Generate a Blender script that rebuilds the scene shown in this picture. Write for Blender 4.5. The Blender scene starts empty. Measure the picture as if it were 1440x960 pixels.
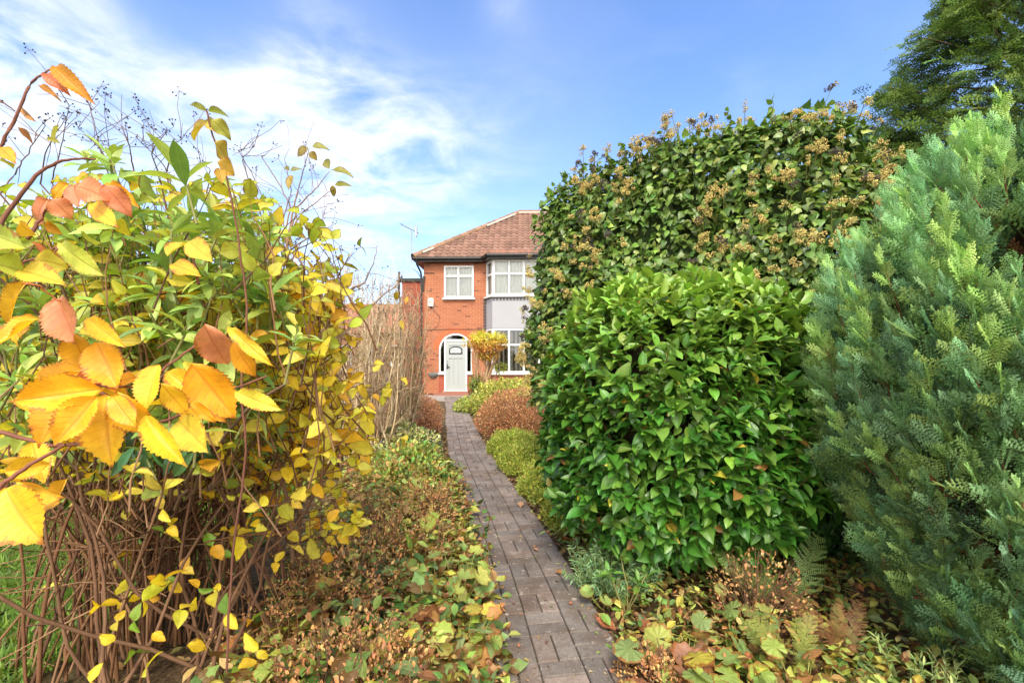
import bpy, math
import numpy as np
from mathutils import Vector

# ------------------------------------------------------------------ camera, world, sun, exposure
scn = bpy.context.scene
COL = scn.collection
F, CX, HY, EYE = 640.0, 720.0, 504.0, 1.4

cam_d = bpy.data.cameras.new("camera")
cam = bpy.data.objects.new("camera", cam_d)
COL.objects.link(cam)
cam.location = (0, 0, EYE)
cam.rotation_euler = (math.radians(90), 0, 0)
cam_d.sensor_width = 36.0
cam_d.lens = 16.0
cam_d.shift_y = 24.0 / 1440.0
cam_d.clip_start = 0.05
cam_d.clip_end = 2000
scn.camera = cam

SUN_EL, SUN_AZ = math.radians(48), math.radians(182)
world = bpy.data.worlds.new("World")
scn.world = world
world.use_nodes = True
wn, wl = world.node_tree.nodes, world.node_tree.links
wn.clear()


def WN(t, **kw):
    n = wn.new(t)
    for k, v in kw.items():
        setattr(n, k, v)
    return n


def wmath(op, a, b=None, c=None, clamp=False):
    n = WN('ShaderNodeMath', operation=op)
    n.use_clamp = clamp
    for i, v in enumerate((a, b, c)):
        if v is None:
            continue
        if isinstance(v, (int, float)):
            n.inputs[i].default_value = v
        else:
            wl.new(v, n.inputs[i])
    return n.outputs[0]


sky = WN('ShaderNodeTexSky', sky_type='NISHITA')
sky.sun_disc = False
sky.sun_elevation = SUN_EL
sky.sun_rotation = SUN_AZ
sky.air_density = 1.0
sky.dust_density = 0.8
sky.ozone_density = 2.0
tc = WN('ShaderNodeTexCoord')
sep = WN('ShaderNodeSeparateXYZ')
wl.new(tc.outputs['Generated'], sep.inputs[0])
zz = wmath('MAXIMUM', wmath('ADD', sep.outputs[2], 0.12), 0.05)
comb = WN('ShaderNodeCombineXYZ')
wl.new(wmath('DIVIDE', sep.outputs[0], zz), comb.inputs[0])
wl.new(wmath('DIVIDE', sep.outputs[1], zz), comb.inputs[1])
mp = WN('ShaderNodeMapping')
wl.new(comb.outputs[0], mp.inputs[0])
mp.inputs['Rotation'].default_value = (0, 0, math.radians(25))
mp.inputs['Scale'].default_value = (1.0, 1.25, 1)
nz = WN('ShaderNodeTexNoise')
nz.inputs['Scale'].default_value = 3.0
nz.inputs['Detail'].default_value = 9
nz.inputs['Roughness'].default_value = 0.58
nz.inputs['Distortion'].default_value = 0.35
wl.new(mp.outputs[0], nz.inputs['Vector'])


def blob(px, py, rad, amt):
    d = Vector(((px - CX) / F, 1, (HY - py) / F)).normalized()
    dot = WN('ShaderNodeVectorMath', operation='DOT_PRODUCT')
    wl.new(tc.outputs['Generated'], dot.inputs[0])
    dot.inputs[1].default_value = d
    # gaussian in angle
    e = wmath('MULTIPLY', wmath('SUBTRACT', dot.outputs['Value'], 1.0), 2.0 / (rad * rad))
    return wmath('MULTIPLY', wmath('EXPONENT', e), amt)


acc = None
for b in [(0, 60, .22, .42), (75, 50, .10, .22), (-90, 170, .25, .3), (330, 160, .15, .26), (420, 120, .12, .22), (500, 150, .14, .2), (560, 190, .14, .24), (640, 200, .10, .14), (400, 245, .26, .30), (300, 120, .10, .2), (130, 120, .10, .14),
          (190, 160, .05, .14), (760, 100, .16, .17), (705, 6, .05, .18), (480, 300, .30, .12), (640, 290, .4, .05), (440, 10, .1, .12),
          (520, 70, .10, -.10), (1000, 30, .3, -.2), (230, 50, .15, -.45), (340, 10, .14, -.3), (220, 200, .08, -.15), (620, 20, .16, -.2), (200, 230, .12, -.1)]:
    v = blob(*b)
    acc = v if acc is None else wmath('ADD', acc, v)
behind = wmath('MULTIPLY', wmath('MULTIPLY_ADD', sep.outputs[1], -1.0, -0.05, clamp=True), 1.6)   # unseen cloud cover added behind the camera as soft white frontal fill
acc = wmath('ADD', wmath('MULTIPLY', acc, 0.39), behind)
dens = wmath('MULTIPLY', acc, wmath('MULTIPLY_ADD', wmath('SUBTRACT', nz.outputs['Fac'], 0.5), 7.0, 1.25))
dens = wmath('MULTIPLY_ADD', dens, 1.2, 0.13, clamp=True)
ramp = WN('ShaderNodeValToRGB')
ramp.color_ramp.interpolation = 'EASE'
ramp.color_ramp.elements[0].position = 0.0
ramp.color_ramp.elements[0].color = (0, 0, 0, 1)
ramp.color_ramp.elements[1].position = 0.95
ramp.color_ramp.elements[1].color = (0.92, 0.92, 0.92, 1)
wl.new(dens, ramp.inputs[0])
# saturate the sky a little (polarised, processed blue of the photograph)
skm = WN('ShaderNodeMix', data_type='RGBA', blend_type='MULTIPLY')
skm.inputs['Factor'].default_value = 1.0
wl.new(sky.outputs[0], skm.inputs['A'])
skm.inputs['B'].default_value = (1.02, 1.16, 1.42, 1)
mixc = WN('ShaderNodeMix', data_type='RGBA')
wl.new(ramp.outputs[0], mixc.inputs['Factor'])
wl.new(skm.outputs['Result'], mixc.inputs['A'])
cloudc = WN('ShaderNodeMix', data_type='RGBA')          # added fill cloud behind the camera, made brighter than the cloud ahead
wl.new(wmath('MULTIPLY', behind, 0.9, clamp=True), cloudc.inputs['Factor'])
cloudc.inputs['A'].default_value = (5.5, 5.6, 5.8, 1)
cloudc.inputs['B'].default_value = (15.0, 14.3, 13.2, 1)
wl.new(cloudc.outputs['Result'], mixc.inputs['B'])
bg = WN('ShaderNodeBackground')
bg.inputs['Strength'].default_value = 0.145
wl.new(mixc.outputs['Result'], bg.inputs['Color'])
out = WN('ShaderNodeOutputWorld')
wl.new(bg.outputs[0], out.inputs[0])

sun_d = bpy.data.lights.new("sun", 'SUN')
sun_d.energy = 2.5
sun_d.angle = math.radians(16)
sun_d.color = (1.0, 0.93, 0.80)
sun = bpy.data.objects.new("sun", sun_d)
COL.objects.link(sun)
sd = Vector((math.sin(SUN_AZ) * math.cos(SUN_EL), math.cos(SUN_AZ) * math.cos(SUN_EL), math.sin(SUN_EL)))
sun.rotation_euler = sd.to_track_quat('Z', 'Y').to_euler()
sun.location = (-5, -6, 12)

scn.view_settings.view_transform = 'Standard'
scn.view_settings.look = 'None'
scn.view_settings.gamma = 1
scn.view_settings.use_curve_mapping = False
scn.view_settings.exposure = 0.80
scn.render.engine = 'CYCLES'
scn.cycles.max_bounces = 8
scn.cycles.diffuse_bounces = 4
scn.cycles.transmission_bounces = 4
scn.cycles.transparent_max_bounces = 8

# ------------------------------------------------------------------ helpers
rng = np.random.default_rng(7)


def P(px, py, Y):
    return np.array([(px - CX) / F * Y, Y, EYE + (HY - py) / F * Y])


def norm(v):
    v = np.asarray(v, float)
    return v / np.maximum(np.linalg.norm(v, axis=-1, keepdims=True), 1e-9)


def frames(axis, nrm):
    """rotation matrices with local Y along axis and local Z near nrm"""
    y = norm(axis)
    z = nrm - np.sum(nrm * y, -1, keepdims=True) * y
    z = norm(z + 1e-6)
    x = np.cross(y, z)
    return np.stack([x, y, z], axis=-1)


def bump(p, s, seed=0):
    """smooth pseudo noise of points, about -1..1"""
    r = np.random.default_rng(1000 + seed)
    o = np.zeros(p.shape[:-1])
    for k in range(7):
        w = r.normal(size=3) * s * (1 + 0.35 * k)
        o += np.sin(p @ w + r.uniform(0, 6.28)) / (1 + 0.3 * k)
    return o / 3.0


class Geo:
    """collects geometry into ONE mesh with point attributes col and luv"""

    def __init__(self):
        self.V, self.C, self.U, self.Fc, self.M = [], [], [], [], []
        self.n = 0

    def raw(self, v, faces, col, luv=None, mi=0):
        v = np.asarray(v, float)
        k = len(v)
        self.V.append(v)
        c = np.asarray(col, float)
        if c.ndim == 1:
            c = np.tile(c[:3], (k, 1))
        self.C.append(c)
        self.U.append(np.zeros((k, 3)) if luv is None else luv)
        for f in faces:
            f = np.asarray(f, int)
            if f.ndim == 1:
                f = f[None]
            self.Fc.append(f + self.n)
            self.M.append(np.full(len(f), mi))
        self.n += k

    def inst(self, tpl, pos, R, S, col, mi=0):
        tv, tf, tu = tpl
        m = len(pos)
        if m == 0:
            return
        S = np.asarray(S, float)
        if S.ndim == 0:
            S = np.full(m, float(S))
        if S.ndim == 1:
            S = S[:, None]
        lv = tv[None] * S[:, None, :] if S.shape[1] > 1 else tv[None] * S[:, :, None]
        v = np.einsum('mij,mnj->mni', R, lv) + pos[:, None, :]
        nn = len(tv)
        c = np.repeat(np.asarray(col), nn, axis=0)
        u = np.tile(tu, (m, 1, 1))
        u[:, :, 2] = rng.random(m)[:, None]
        off = (np.arange(m) * nn)[:, None, None]
        self.V.append(v.reshape(-1, 3))
        self.C.append(c)
        self.U.append(u.reshape(-1, 3))
        for f in tf:
            ff = (f[None] + off).reshape(-1, f.shape[1]) + self.n
            self.Fc.append(ff)
            self.M.append(np.full(len(ff), mi))
        self.n += m * nn

    def tube(self, pts, rad, col, sides=5, mi=0):
        pts = np.asarray(pts, float)
        k = len(pts)
        rad = np.broadcast_to(np.asarray(rad, float), (k,))
        t = norm(np.gradient(pts, axis=0))
        ref = np.array([0.31, 0.22, 0.93]) if abs(t[0, 2]) < 0.9 else np.array([1.0, 0.1, 0])
        a = norm(np.cross(t, ref))
        b = np.cross(t, a)
        an = np.arange(sides) / sides * 2 * math.pi
        ring = pts[:, None] + rad[:, None, None] * (np.cos(an)[None, :, None] * a[:, None] + np.sin(an)[None, :, None] * b[:, None])
        v = ring.reshape(-1, 3)
        i = np.arange(k - 1)[:, None] * sides
        j = np.arange(sides)[None]
        j2 = (j + 1) % sides
        f = np.stack([i + j, i + j2, i + sides + j2, i + sides + j], -1).reshape(-1, 4)
        u = np.zeros((len(v), 3))
        u[:, 1] = np.repeat(np.linspace(0, 1, k), sides)
        u[:, 2] = rng.random()
        self.raw(v, [f], col, u, mi)

    def box(self, a, b, col, mi=0):
        (x0, y0, z0), (x1, y1, z1) = a, b
        v = [(x0, y0, z0), (x1, y0, z0), (x1, y1, z0), (x0, y1, z0), (x0, y0, z1), (x1, y0, z1), (x1, y1, z1), (x0, y1, z1)]
        f = [(0, 3, 2, 1), (4, 5, 6, 7), (0, 1, 5, 4), (1, 2, 6, 5), (2, 3, 7, 6), (3, 0, 4, 7)]
        self.raw(v, [np.array(f)], col, None, mi)

    def prism(self, poly, z0, z1, col, mi=0):
        """horizontal polygon (counter-clockwise) extruded in z"""
        n = len(poly)
        v = [(x, y, z0) for x, y in poly] + [(x, y, z1) for x, y in poly]
        fs = [np.arange(n)[::-1], np.arange(n, 2 * n)]
        q = np.array([(i, (i + 1) % n, n + (i + 1) % n, n + i) for i in range(n)])
        self.raw(v, fs + [q], col, None, mi)

    def wallpoly(self, poly, y0, y1, col, mi=0):
        """polygon in x,z extruded in y (y0 front)"""
        n = len(poly)
        v = [(x, y0, z) for x, z in poly] + [(x, y1, z) for x, z in poly]
        fs = [np.arange(n), np.arange(n, 2 * n)[::-1]]
        q = np.array([(i, n + i, n + (i + 1) % n, (i + 1) % n) for i in range(n)])
        self.raw(v, fs + [q], col, None, mi)

    def build(self, name, mat, parent=None, smooth=False):
        me = bpy.data.meshes.new(name)
        V = np.concatenate(self.V)
        me.vertices.add(len(V))
        me.vertices.foreach_set('co', V.astype(np.float32).ravel())
        tot = np.concatenate([np.full(len(f), f.shape[1]) for f in self.Fc])
        lp = np.concatenate([f.ravel() for f in self.Fc])
        me.loops.add(len(lp))
        me.loops.foreach_set('vertex_index', lp.astype(np.int32))
        me.polygons.add(len(tot))
        st = np.concatenate([[0], np.cumsum(tot)[:-1]])
        me.polygons.foreach_set('loop_start', st.astype(np.int32))
        mats = mat if isinstance(mat, (list, tuple)) else [mat]
        for m in mats:
            me.materials.append(m)
        if len(mats) > 1:
            me.polygons.foreach_set('material_index', np.concatenate(self.M).astype(np.int32))
        me.update(calc_edges=True)
        me.polygons.foreach_set('use_smooth', np.full(len(tot), bool(smooth)))
        a = me.attributes.new('col', 'FLOAT_COLOR', 'POINT')
        c = np.concatenate(self.C)
        a.data.foreach_set('color', np.concatenate([np.clip(c, 0.002, 1), np.ones((len(c), 1))], 1).astype(np.float32).ravel())
        a = me.attributes.new('luv', 'FLOAT_VECTOR', 'POINT')
        a.data.foreach_set('vector', np.concatenate(self.U).astype(np.float32).ravel())
        o = bpy.data.objects.new(name, me)
        COL.objects.link(o)
        if parent is not None:
            o.parent = parent
        return o


def tag(o, label=None, cat=None, group=None, kind=None):
    for k, v in (('label', label), ('category', cat), ('group', group), ('kind', kind)):
        if v:
            o[k] = v
    return o


def thing(name, label, cat, loc=(0, 0, 0), rz=0, group=None):
    o = bpy.data.objects.new(name, None)
    o.empty_display_size = 0.1
    COL.objects.link(o)
    o.location = loc
    o.rotation_euler = (0, 0, rz)
    return tag(o, label, cat, group)


def local(geo, loc):
    """shift collected verts so that they are relative to loc"""
    for i in range(len(geo.V)):
        geo.V[i] = geo.V[i] - np.asarray(loc)[None]
    return geo


def plant(name, label, cat, loc, parts, group=None):
    """thing with parts [(part name, Geo in world coordinates, material, smooth)]"""
    t = thing(name, label, cat, loc, 0, group)
    for n, g, m, s in parts:
        if g.n:
            local(g, loc).build(n, m, t, s)
    return t


# ------------------------------------------------------------------ leaf templates
def leaf_tpl(prof, rows=7, cols=5, fold=0.25, curl=0.25, serr=0.0, wave=0.0):
    """leaf of length 1 along Y, half width given by prof(t)"""
    t = np.linspace(0, 1, rows)
    s = np.linspace(-1, 1, cols)
    V, U = [], []
    for i, ti in enumerate(t):
        w = prof(ti)
        for sj in s:
            tooth = serr if (serr and abs(sj) > .99 and 0 < i < rows - 1) else 0
            x = sj * w * (1 + tooth * (1 if i % 2 else -1))
            z = fold * abs(x) - curl * ti * ti + wave * math.sin(ti * 9 + sj) * abs(sj)
            V.append((x, ti - 0.3 * curl * ti * ti + (tooth * 0.2 if i % 2 else 0), z))
            U.append((sj, ti, 0))
    f = [(i * cols + j, i * cols + j + 1, (i + 1) * cols + j + 1, (i + 1) * cols + j) for i in range(rows - 1) for j in range(cols - 1)]
    return np.array(V), [np.array(f)], np.array(U)


def ovate(w, sh=1.0, tip=0.8):
    return lambda t: w * (math.sin(math.pi * min(1, max(0, t)) ** sh) ** tip) + 0.004


def ovate_pt(w, peak=0.4):
    """ovate with a drawn out tip"""
    def f(t):
        if t < peak:
            return w * math.sin(math.pi / 2 * t / peak) ** 0.7 + 0.003
        k = (t - peak) / (1 - peak)
        return w * (math.cos(math.pi / 2 * k) ** 0.85) * (1 - 0.25 * k * k) + 0.003
    return f


CAMELLIA = leaf_tpl(ovate_pt(0.27, 0.45), 8, 5, 0.35, 0.28, 0, 0.01)
CAMELLIA_B = leaf_tpl(ovate_pt(0.25, 0.42), 8, 5, 0.55, 0.12, 0, 0.015)
RHODO = leaf_tpl(ovate_pt(0.15, 0.55), 7, 5, 0.4, 0.22)
RHODO_B = leaf_tpl(ovate_pt(0.135, 0.55), 7, 5, 0.15, 0.42)
YELLOW = leaf_tpl(ovate_pt(0.33, 0.4), 9, 5, 0.3, 0.35, 0, 0.03)
YELLOW_B = leaf_tpl(ovate_pt(0.30, 0.38), 9, 5, 0.7, 0.12, 0, 0.02)
def cherry_prof(t):
    return .5 * (math.sin(math.pi * min(1, t) ** .82) ** .95) * (1 - .12 * t) + .004


CHERRY = leaf_tpl(cherry_prof, 31, 7, 0.30, 0.16, 0.075, 0.035)
SMALL = leaf_tpl(ovate(0.28), 4, 3, 0.3, 0.2)
TINY = (np.array([(0, 0, 0), (0.26, 0.45, 0.05), (0, 1, -0.05), (-0.26, 0.45, 0.05)]), [np.array([(0, 1, 2), (0, 2, 3)])],
        np.array([(0, 0, 0), (1, .5, 0), (0, 1, 0), (-1, .5, 0)], float))
BLADE = leaf_tpl(lambda t: 0.045 * (1 - t) ** 0.6 + 0.002, 4, 2, 0, 0.35)
NARROW = leaf_tpl(ovate(0.09, 0.9), 5, 3, 0.3, 0.3)


CHERRIES = [CHERRY, leaf_tpl(cherry_prof, 31, 7, 0.42, -0.10, 0.075, 0.05), leaf_tpl(cherry_prof, 31, 7, 0.12, 0.38, 0.06, 0.06),
            leaf_tpl(lambda t: cherry_prof(t) * (1 - .10 * math.sin(t * 7)), 31, 7, 0.5, 0.22, 0.08, 0.03)]


def outline_leaf(pts, cz=0.08, zsc=0.12):
    """fan leaf from an outline, centre at base/middle; radial uv"""
    o = np.array(pts, float)
    c = np.array([[0, 0.34]])
    n = len(o)
    mid = c + (o - c) * 0.55
    V = [(0, 0.34, 0.0)]
    V += [(x, y, cz * 0.6 + zsc * 0.3 * abs(x)) for x, y in mid]
    V += [(x, y, cz - zsc * (x * x + (y - .34) ** 2)) for x, y in o]
    tri = [(0, 1 + i, 1 + (i + 1) % n) for i in range(n)]
    q = [(1 + i, 1 + n + i, 1 + n + (i + 1) % n, 1 + (i + 1) % n) for i in range(n)]
    d = o - c
    rad = np.hypot(d[:, 0], d[:, 1])
    ang = np.arctan2(d[:, 0], d[:, 1])
    U = [(0, 0, 0)] + [(a, .55, 0) for a in ang] + [(a, 1, 0) for a in ang]
    return np.array(V), [np.array(tri), np.array(q)], np.array(U)


IVY = outline_leaf([(0, 0.02), (.13, -.06), (.30, -.02), (.46, .14), (.34, .30), (.36, .42), (.20, .62), (0, 1.0),
                    (-.20, .62), (-.36, .42), (-.34, .30), (-.46, .14), (-.30, -.02), (-.13, -.06)], 0.02, 0.25)
IVY_B = outline_leaf([(0, 0.0), (.2, .05), (.36, .3), (.26, .62), (0, 1.0), (-.26, .62), (-.36, .3), (-.2, .05)], 0.03, 0.3)


def round_lobed(lobes, r=0.5, dep=0.16, gap=0.5):
    pts = []
    k = lobes * 4
    for i in range(k + 1):
        a = -math.pi + gap / 2 + (2 * math.pi - gap) * i / k
        rr = r * (1 - dep * (0.5 + 0.5 * math.cos(a * 0 + 2 * math.pi * i / 4)))
        rr *= 1 + 0.05 * math.cos(a)
        pts.append((rr * math.sin(a), 0.34 + rr * math.cos(a)))
    return pts


def lobed_tpl(lobes, dep, cup):
    o = np.array(round_lobed(lobes, 0.52, dep))
    n = len(o)
    c = np.array([0, 0.34])
    V, U = [(0, .34, 0)], [(0, 0, 0)]
    for fr in (0.4, 0.75, 1.0):
        for i, (x, y) in enumerate(o):
            p = c + (np.array([x, y]) - c) * fr
            ridge = (0.5 - 0.5 * math.cos(2 * math.pi * i / 4)) * 0.05 * fr
            V.append((p[0], p[1], cup * fr * fr + ridge - 0.03 * math.sin(3 * fr + p[0] * 5)))
            U.append((i / 4.0, fr, 0))
    f = [(0, 1 + i, 2 + i) for i in range(n - 1)]
    q = []
    for k in range(2):
        for i in range(n - 1):
            a = 1 + k * n + i
            q.append((a, a + n, a + n + 1, a + 1))
    return np.array(V), [np.array(f), np.array(q)], np.array(U)


LOBED = lobed_tpl(7, 0.16, 0.08)
LOBED_B = lobed_tpl(9, 0.12, -0.10)
LOBED_C = lobed_tpl(5, 0.34, 0.03)


def spray_tpl(seed, n_side=11, asp=0.42, sub=0.055, dw=0.018, curve=0.1):
    """flat scale-leaf spray (cypress), length 1 along Y"""
    r = np.random.default_rng(seed)
    V, Q, U = [], [], []

    def sliver(p, d, l, w, z):
        d = d / np.linalg.norm(d)
        s = np.array([d[1], -d[0]]) * w
        b = len(V)
        pts = [p, p + d * l * .55 + s, p + d * l, p + d * l * .55 - s]
        zs = [z, z + .012, z + r.normal() * .01, z - .012]
        for q_, z_ in zip(pts, zs):
            V.append((q_[0], q_[1], z_ - curve * q_[1] ** 2))
            U.append((0, q_[1], 0))
        Q.append((b, b + 1, b + 2, b + 3))
    sliver(np.array([0, 0.]), np.array([0, 1.]), 1.0, 0.012, 0)
    for i in range(n_side):
        t = 0.10 + 0.85 * i / n_side
        for sg in (-1, 1):
            L = asp * (1 - t) ** 0.75 * r.uniform(.7, 1.15) + 0.06
            a = math.radians(r.uniform(38, 52)) * sg
            d = np.array([math.sin(a), math.cos(a)])
            p0 = np.array([0, t + (0.03 if sg > 0 else 0)])
            z0 = r.normal() * 0.03
            m = max(2, int(L / sub))
            for k in range(m):
                p = p0 + d * L * (k / m)
                for s2 in (-1, 1):
                    a2 = a + math.radians(36) * s2
                    sliver(p, np.array([math.sin(a2), math.cos(a2)]), (0.10 * (1 - .5 * k / m)) * r.uniform(.8, 1.2), dw, z0 * k / m)
            sliver(p0 + d * L * .75, d, .1, dw, z0)
    return np.array(V), [np.array(Q)], np.array(U)


SPRAYS = [spray_tpl(s, 9, 0.42, 0.075, 0.018) for s in range(4)]
SPRAYS_FAR = [spray_tpl(s + 10, 5, 0.42, 0.14, 0.035, 0.25) for s in range(2)]


def fern_tpl():
    r = np.random.default_rng(77)
    V, Q, U = [], [], []

    def quad(p, d, l, w, z):
        d = d / np.linalg.norm(d)
        sx_ = np.array([d[1], -d[0]]) * w
        b = len(V)
        for q_ in (p, p + d * l * .45 + sx_, p + d * l, p + d * l * .45 - sx_):
            zc = z - .40 * q_[1] ** 2 - .5 * q_[0] ** 2
            V.append((q_[0], q_[1], zc)); U.append((0, q_[1], 0))
        Q.append((b, b + 1, b + 2, b + 3))
    n = 17
    for i in range(n):
        t = .2 + .78 * i / n
        L = .19 * math.sin(math.pi * min(1, (t - .1) * .95 + .12)) ** .8 + .015
        for sg in (-1, 1):
            a = math.radians(62 + r.normal() * 5) * sg
            d = np.array([math.sin(a), math.cos(a)])
            z0 = r.normal() * .006
            m = max(3, int(L / .019))
            for k in range(m):
                p = np.array([0, t]) + d * L * k / m
                for s2 in (-1, 1):
                    a2 = a + math.radians(62) * s2
                    quad(p, np.array([math.sin(a2), math.cos(a2)]), .030 * (1 - .6 * k / m) * r.uniform(.7, 1.15), .0065, z0)
            quad(np.array([0, t]), d, L, .0018, z0)
    for k in range(8):
        quad(np.array([0, k / 8]), np.array([0, 1.]), .14, .004, .002)
    return np.array(V), [np.array(Q)], np.array(U)


FERN = fern_tpl()
OCT = (np.array([(1, 0, 0), (-1, 0, 0), (0, 1, 0), (0, -1, 0), (0, 0, 1), (0, 0, -1)], float),
       [np.array([(0, 2, 4), (2, 1, 4), (1, 3, 4), (3, 0, 4), (2, 0, 5), (1, 2, 5), (3, 1, 5), (0, 3, 5)])], np.zeros((6, 3)))


# ------------------------------------------------------------------ materials
class NT:
    def __init__(self, name):
        self.m = bpy.data.materials.new(name)
        self.m.use_nodes = True
        self.t = self.m.node_tree
        self.t.nodes.clear()
        self.out = self.t.nodes.new('ShaderNodeOutputMaterial')

    def n(self, t, ins=None, **kw):
        nd = self.t.nodes.new(t)
        for k, v in kw.items():
            setattr(nd, k, v)
        for k, v in (ins or {}).items():
            self.set(nd.inputs[k], v)
        return nd

    def set(self, sock, v):
        if hasattr(v, 'is_linked'):
            self.t.links.new(v, sock)
        else:
            sock.default_value = v

    def math(self, op, a, b=0.0, c=None, clamp=False):
        nd = self.n('ShaderNodeMath', operation=op)
        nd.use_clamp = clamp
        self.set(nd.inputs[0], a)
        self.set(nd.inputs[1], b)
        if c is not None:
            self.set(nd.inputs[2], c)
        return nd.outputs[0]

    def mix(self, fac, a, b, mode='MIX'):
        nd = self.n('ShaderNodeMix', data_type='RGBA', blend_type=mode)
        self.set(nd.inputs['Factor'], fac)
        self.set(nd.inputs['A'], a)
        self.set(nd.inputs['B'], b)
        return nd.outputs['Result']

    def noise(self, scale, detail=4, rough=0.5, vec=None, out='Fac'):
        nd = self.n('ShaderNodeTexNoise', {'Scale': scale, 'Detail': detail, 'Roughness': rough})
        if vec is not None:
            self.set(nd.inputs['Vector'], vec)
        return nd.outputs[out]

    def ramp(self, f, stops):
        nd = self.n('ShaderNodeValToRGB', {'Fac': f})
        e = nd.color_ramp.elements
        while len(e) < len(stops):
            e.new(0.5)
        for el, (p, c) in zip(e, stops):
            el.position = p
            el.color = (c, c, c, 1) if isinstance(c, (int, float)) else (*c, 1)
        return nd.outputs[0]

    def coord(self, kind='Object'):
        return self.n('ShaderNodeTexCoord').outputs[kind]

    def bsdf(self, base, rough=0.6, bumpv=None, bdist=0.01, bstr=0.5, spec=0.5, **kw):
        b = self.n('ShaderNodeBsdfPrincipled', {'Base Color': base, 'Roughness': rough, 'Specular IOR Level': spec})
        for k, v in kw.items():
            self.set(b.inputs[k], v)
        if bumpv is not None:
            bp = self.n('ShaderNodeBump', {'Height': bumpv, 'Distance': bdist, 'Strength': bstr})
            self.t.links.new(bp.outputs[0], b.inputs['Normal'])
        return b

    def done(self, sh):
        self.t.links.new(sh, self.out.inputs['Surface'])
        return self.m


def rgb(*c):
    return (*c, 1.0)


def leaf_mat(name, rough=0.45, trans=0.3, vein=0.35, side=9.0, spots=0.0, edge=0.0, spec=0.5, nscale=60, radial=False, brown=(0.16, 0.05, 0.012), blotch=None, vcol=None):
    n = NT(name)
    col = n.n('ShaderNodeAttribute', attribute_name='col').outputs['Color']
    luv = n.n('ShaderNodeAttribute', attribute_name='luv').outputs['Vector']
    sx = n.n('ShaderNodeSeparateXYZ', {0: luv})
    u, v, rnd = sx.outputs
    au = n.math('ABSOLUTE', u)
    if radial:
        fr = n.math('ABSOLUTE', n.math('SUBTRACT', n.math('FRACT', n.math('ADD', u, 0.0)), 0.5))
        veinm = n.math('GREATER_THAN', n.math('MULTIPLY', fr, n.math('ADD', v, 0.25)), 0.43)
        veinm = n.math('MULTIPLY', veinm, 0.8)
    else:
        mid = n.math('SUBTRACT', 1.0, n.math('MULTIPLY', au, 9.0), clamp=True)
        ph = n.math('FRACT', n.math('MULTIPLY', n.math('SUBTRACT', v, n.math('MULTIPLY', au, 0.16)), side))
        tri = n.math('ABSOLUTE', n.math('SUBTRACT', ph, 0.5))
        sv = n.math('MULTIPLY', n.math('SUBTRACT', tri, 0.40), 10.0, clamp=True)
        sv = n.math('MULTIPLY', sv, 0.45)
        veinm = n.math('MAXIMUM', mid, sv)
    vec = n.coord('Object')
    nz1 = n.noise(nscale, 3, 0.6, vec)
    var = n.math('MULTIPLY_ADD', n.math('SUBTRACT', nz1, 0.5), 0.7, 1.0)
    cc = n.n('ShaderNodeCombineXYZ', {0: var, 1: var, 2: var}).outputs[0]
    base = n.mix(1.0, col, cc, 'MULTIPLY')
    lighter = n.mix(1.0, col, rgb(*(vcol or (1.45, 1.5, 1.4))), 'MULTIPLY')
    if blotch:
        bn = n.noise(nscale * .45, 4, 0.65, n.n('ShaderNodeVectorMath', {0: vec, 1: (9.1, 2.7, 5.3)}, operation='ADD').outputs[0])
        base = n.mix(n.ramp(bn, [(0.50, 0.0), (0.68, 0.75)]), base, n.mix(1.0, base, rgb(*blotch), 'MULTIPLY'))
    base = n.mix(n.math('MULTIPLY', veinm, vein), base, lighter)
    if edge or spots:
        nb = n.noise(nscale * 0.9, 4, 0.65, n.n('ShaderNodeVectorMath', {0: vec, 1: (3.1, 7.7, 1.3)}, operation='ADD').outputs[0])
        e = n.math('MULTIPLY', n.math('POWER', n.math('MAXIMUM', au, n.math('POWER', v, 2.0)) if not radial else v, 4.0), edge)
        m = n.math('ADD', e, n.math('MULTIPLY', nb, 1.0))
        m = n.math('MULTIPLY', n.math('SUBTRACT', m, 0.74 - 0.12 * spots), 9.0, clamp=True)
        base = n.mix(n.math('MULTIPLY', m, 0.85), base, rgb(*brown))
    h = n.math('ADD', n.math('MULTIPLY', veinm, -0.5), n.math('MULTIPLY', nz1, 0.3))
    b = n.bsdf(base, rough, h, 0.002, 0.6, spec)
    tr = n.n('ShaderNodeBsdfTranslucent', {'Color': n.mix(1.0, base, rgb(1.25, 1.2, 0.6), 'MULTIPLY')})
    mx = n.n('ShaderNodeMixShader', {0: trans})
    n.t.links.new(b.outputs[0], mx.inputs[1])
    n.t.links.new(tr.outputs[0], mx.inputs[2])
    return n.done(mx.outputs[0])


def bark_mat(name, rough=0.85, scale=40):
    n = NT(name)
    col = n.n('ShaderNodeAttribute', attribute_name='col').outputs['Color']
    vec = n.coord('Object')
    mp_ = n.n('ShaderNodeMapping', {'Vector': vec, 'Scale': (1, 1, 0.25)}).outputs[0]
    f = n.noise(scale, 5, 0.7, mp_)
    k = n.math('MULTIPLY_ADD', f, 1.3, 0.35)
    c = n.mix(1.0, col, n.n('ShaderNodeCombineXYZ', {0: k, 1: k, 2: k}).outputs[0], 'MULTIPLY')
    return n.done(n.bsdf(c, rough, f, 0.004, 0.7, 0.2).outputs[0])


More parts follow.
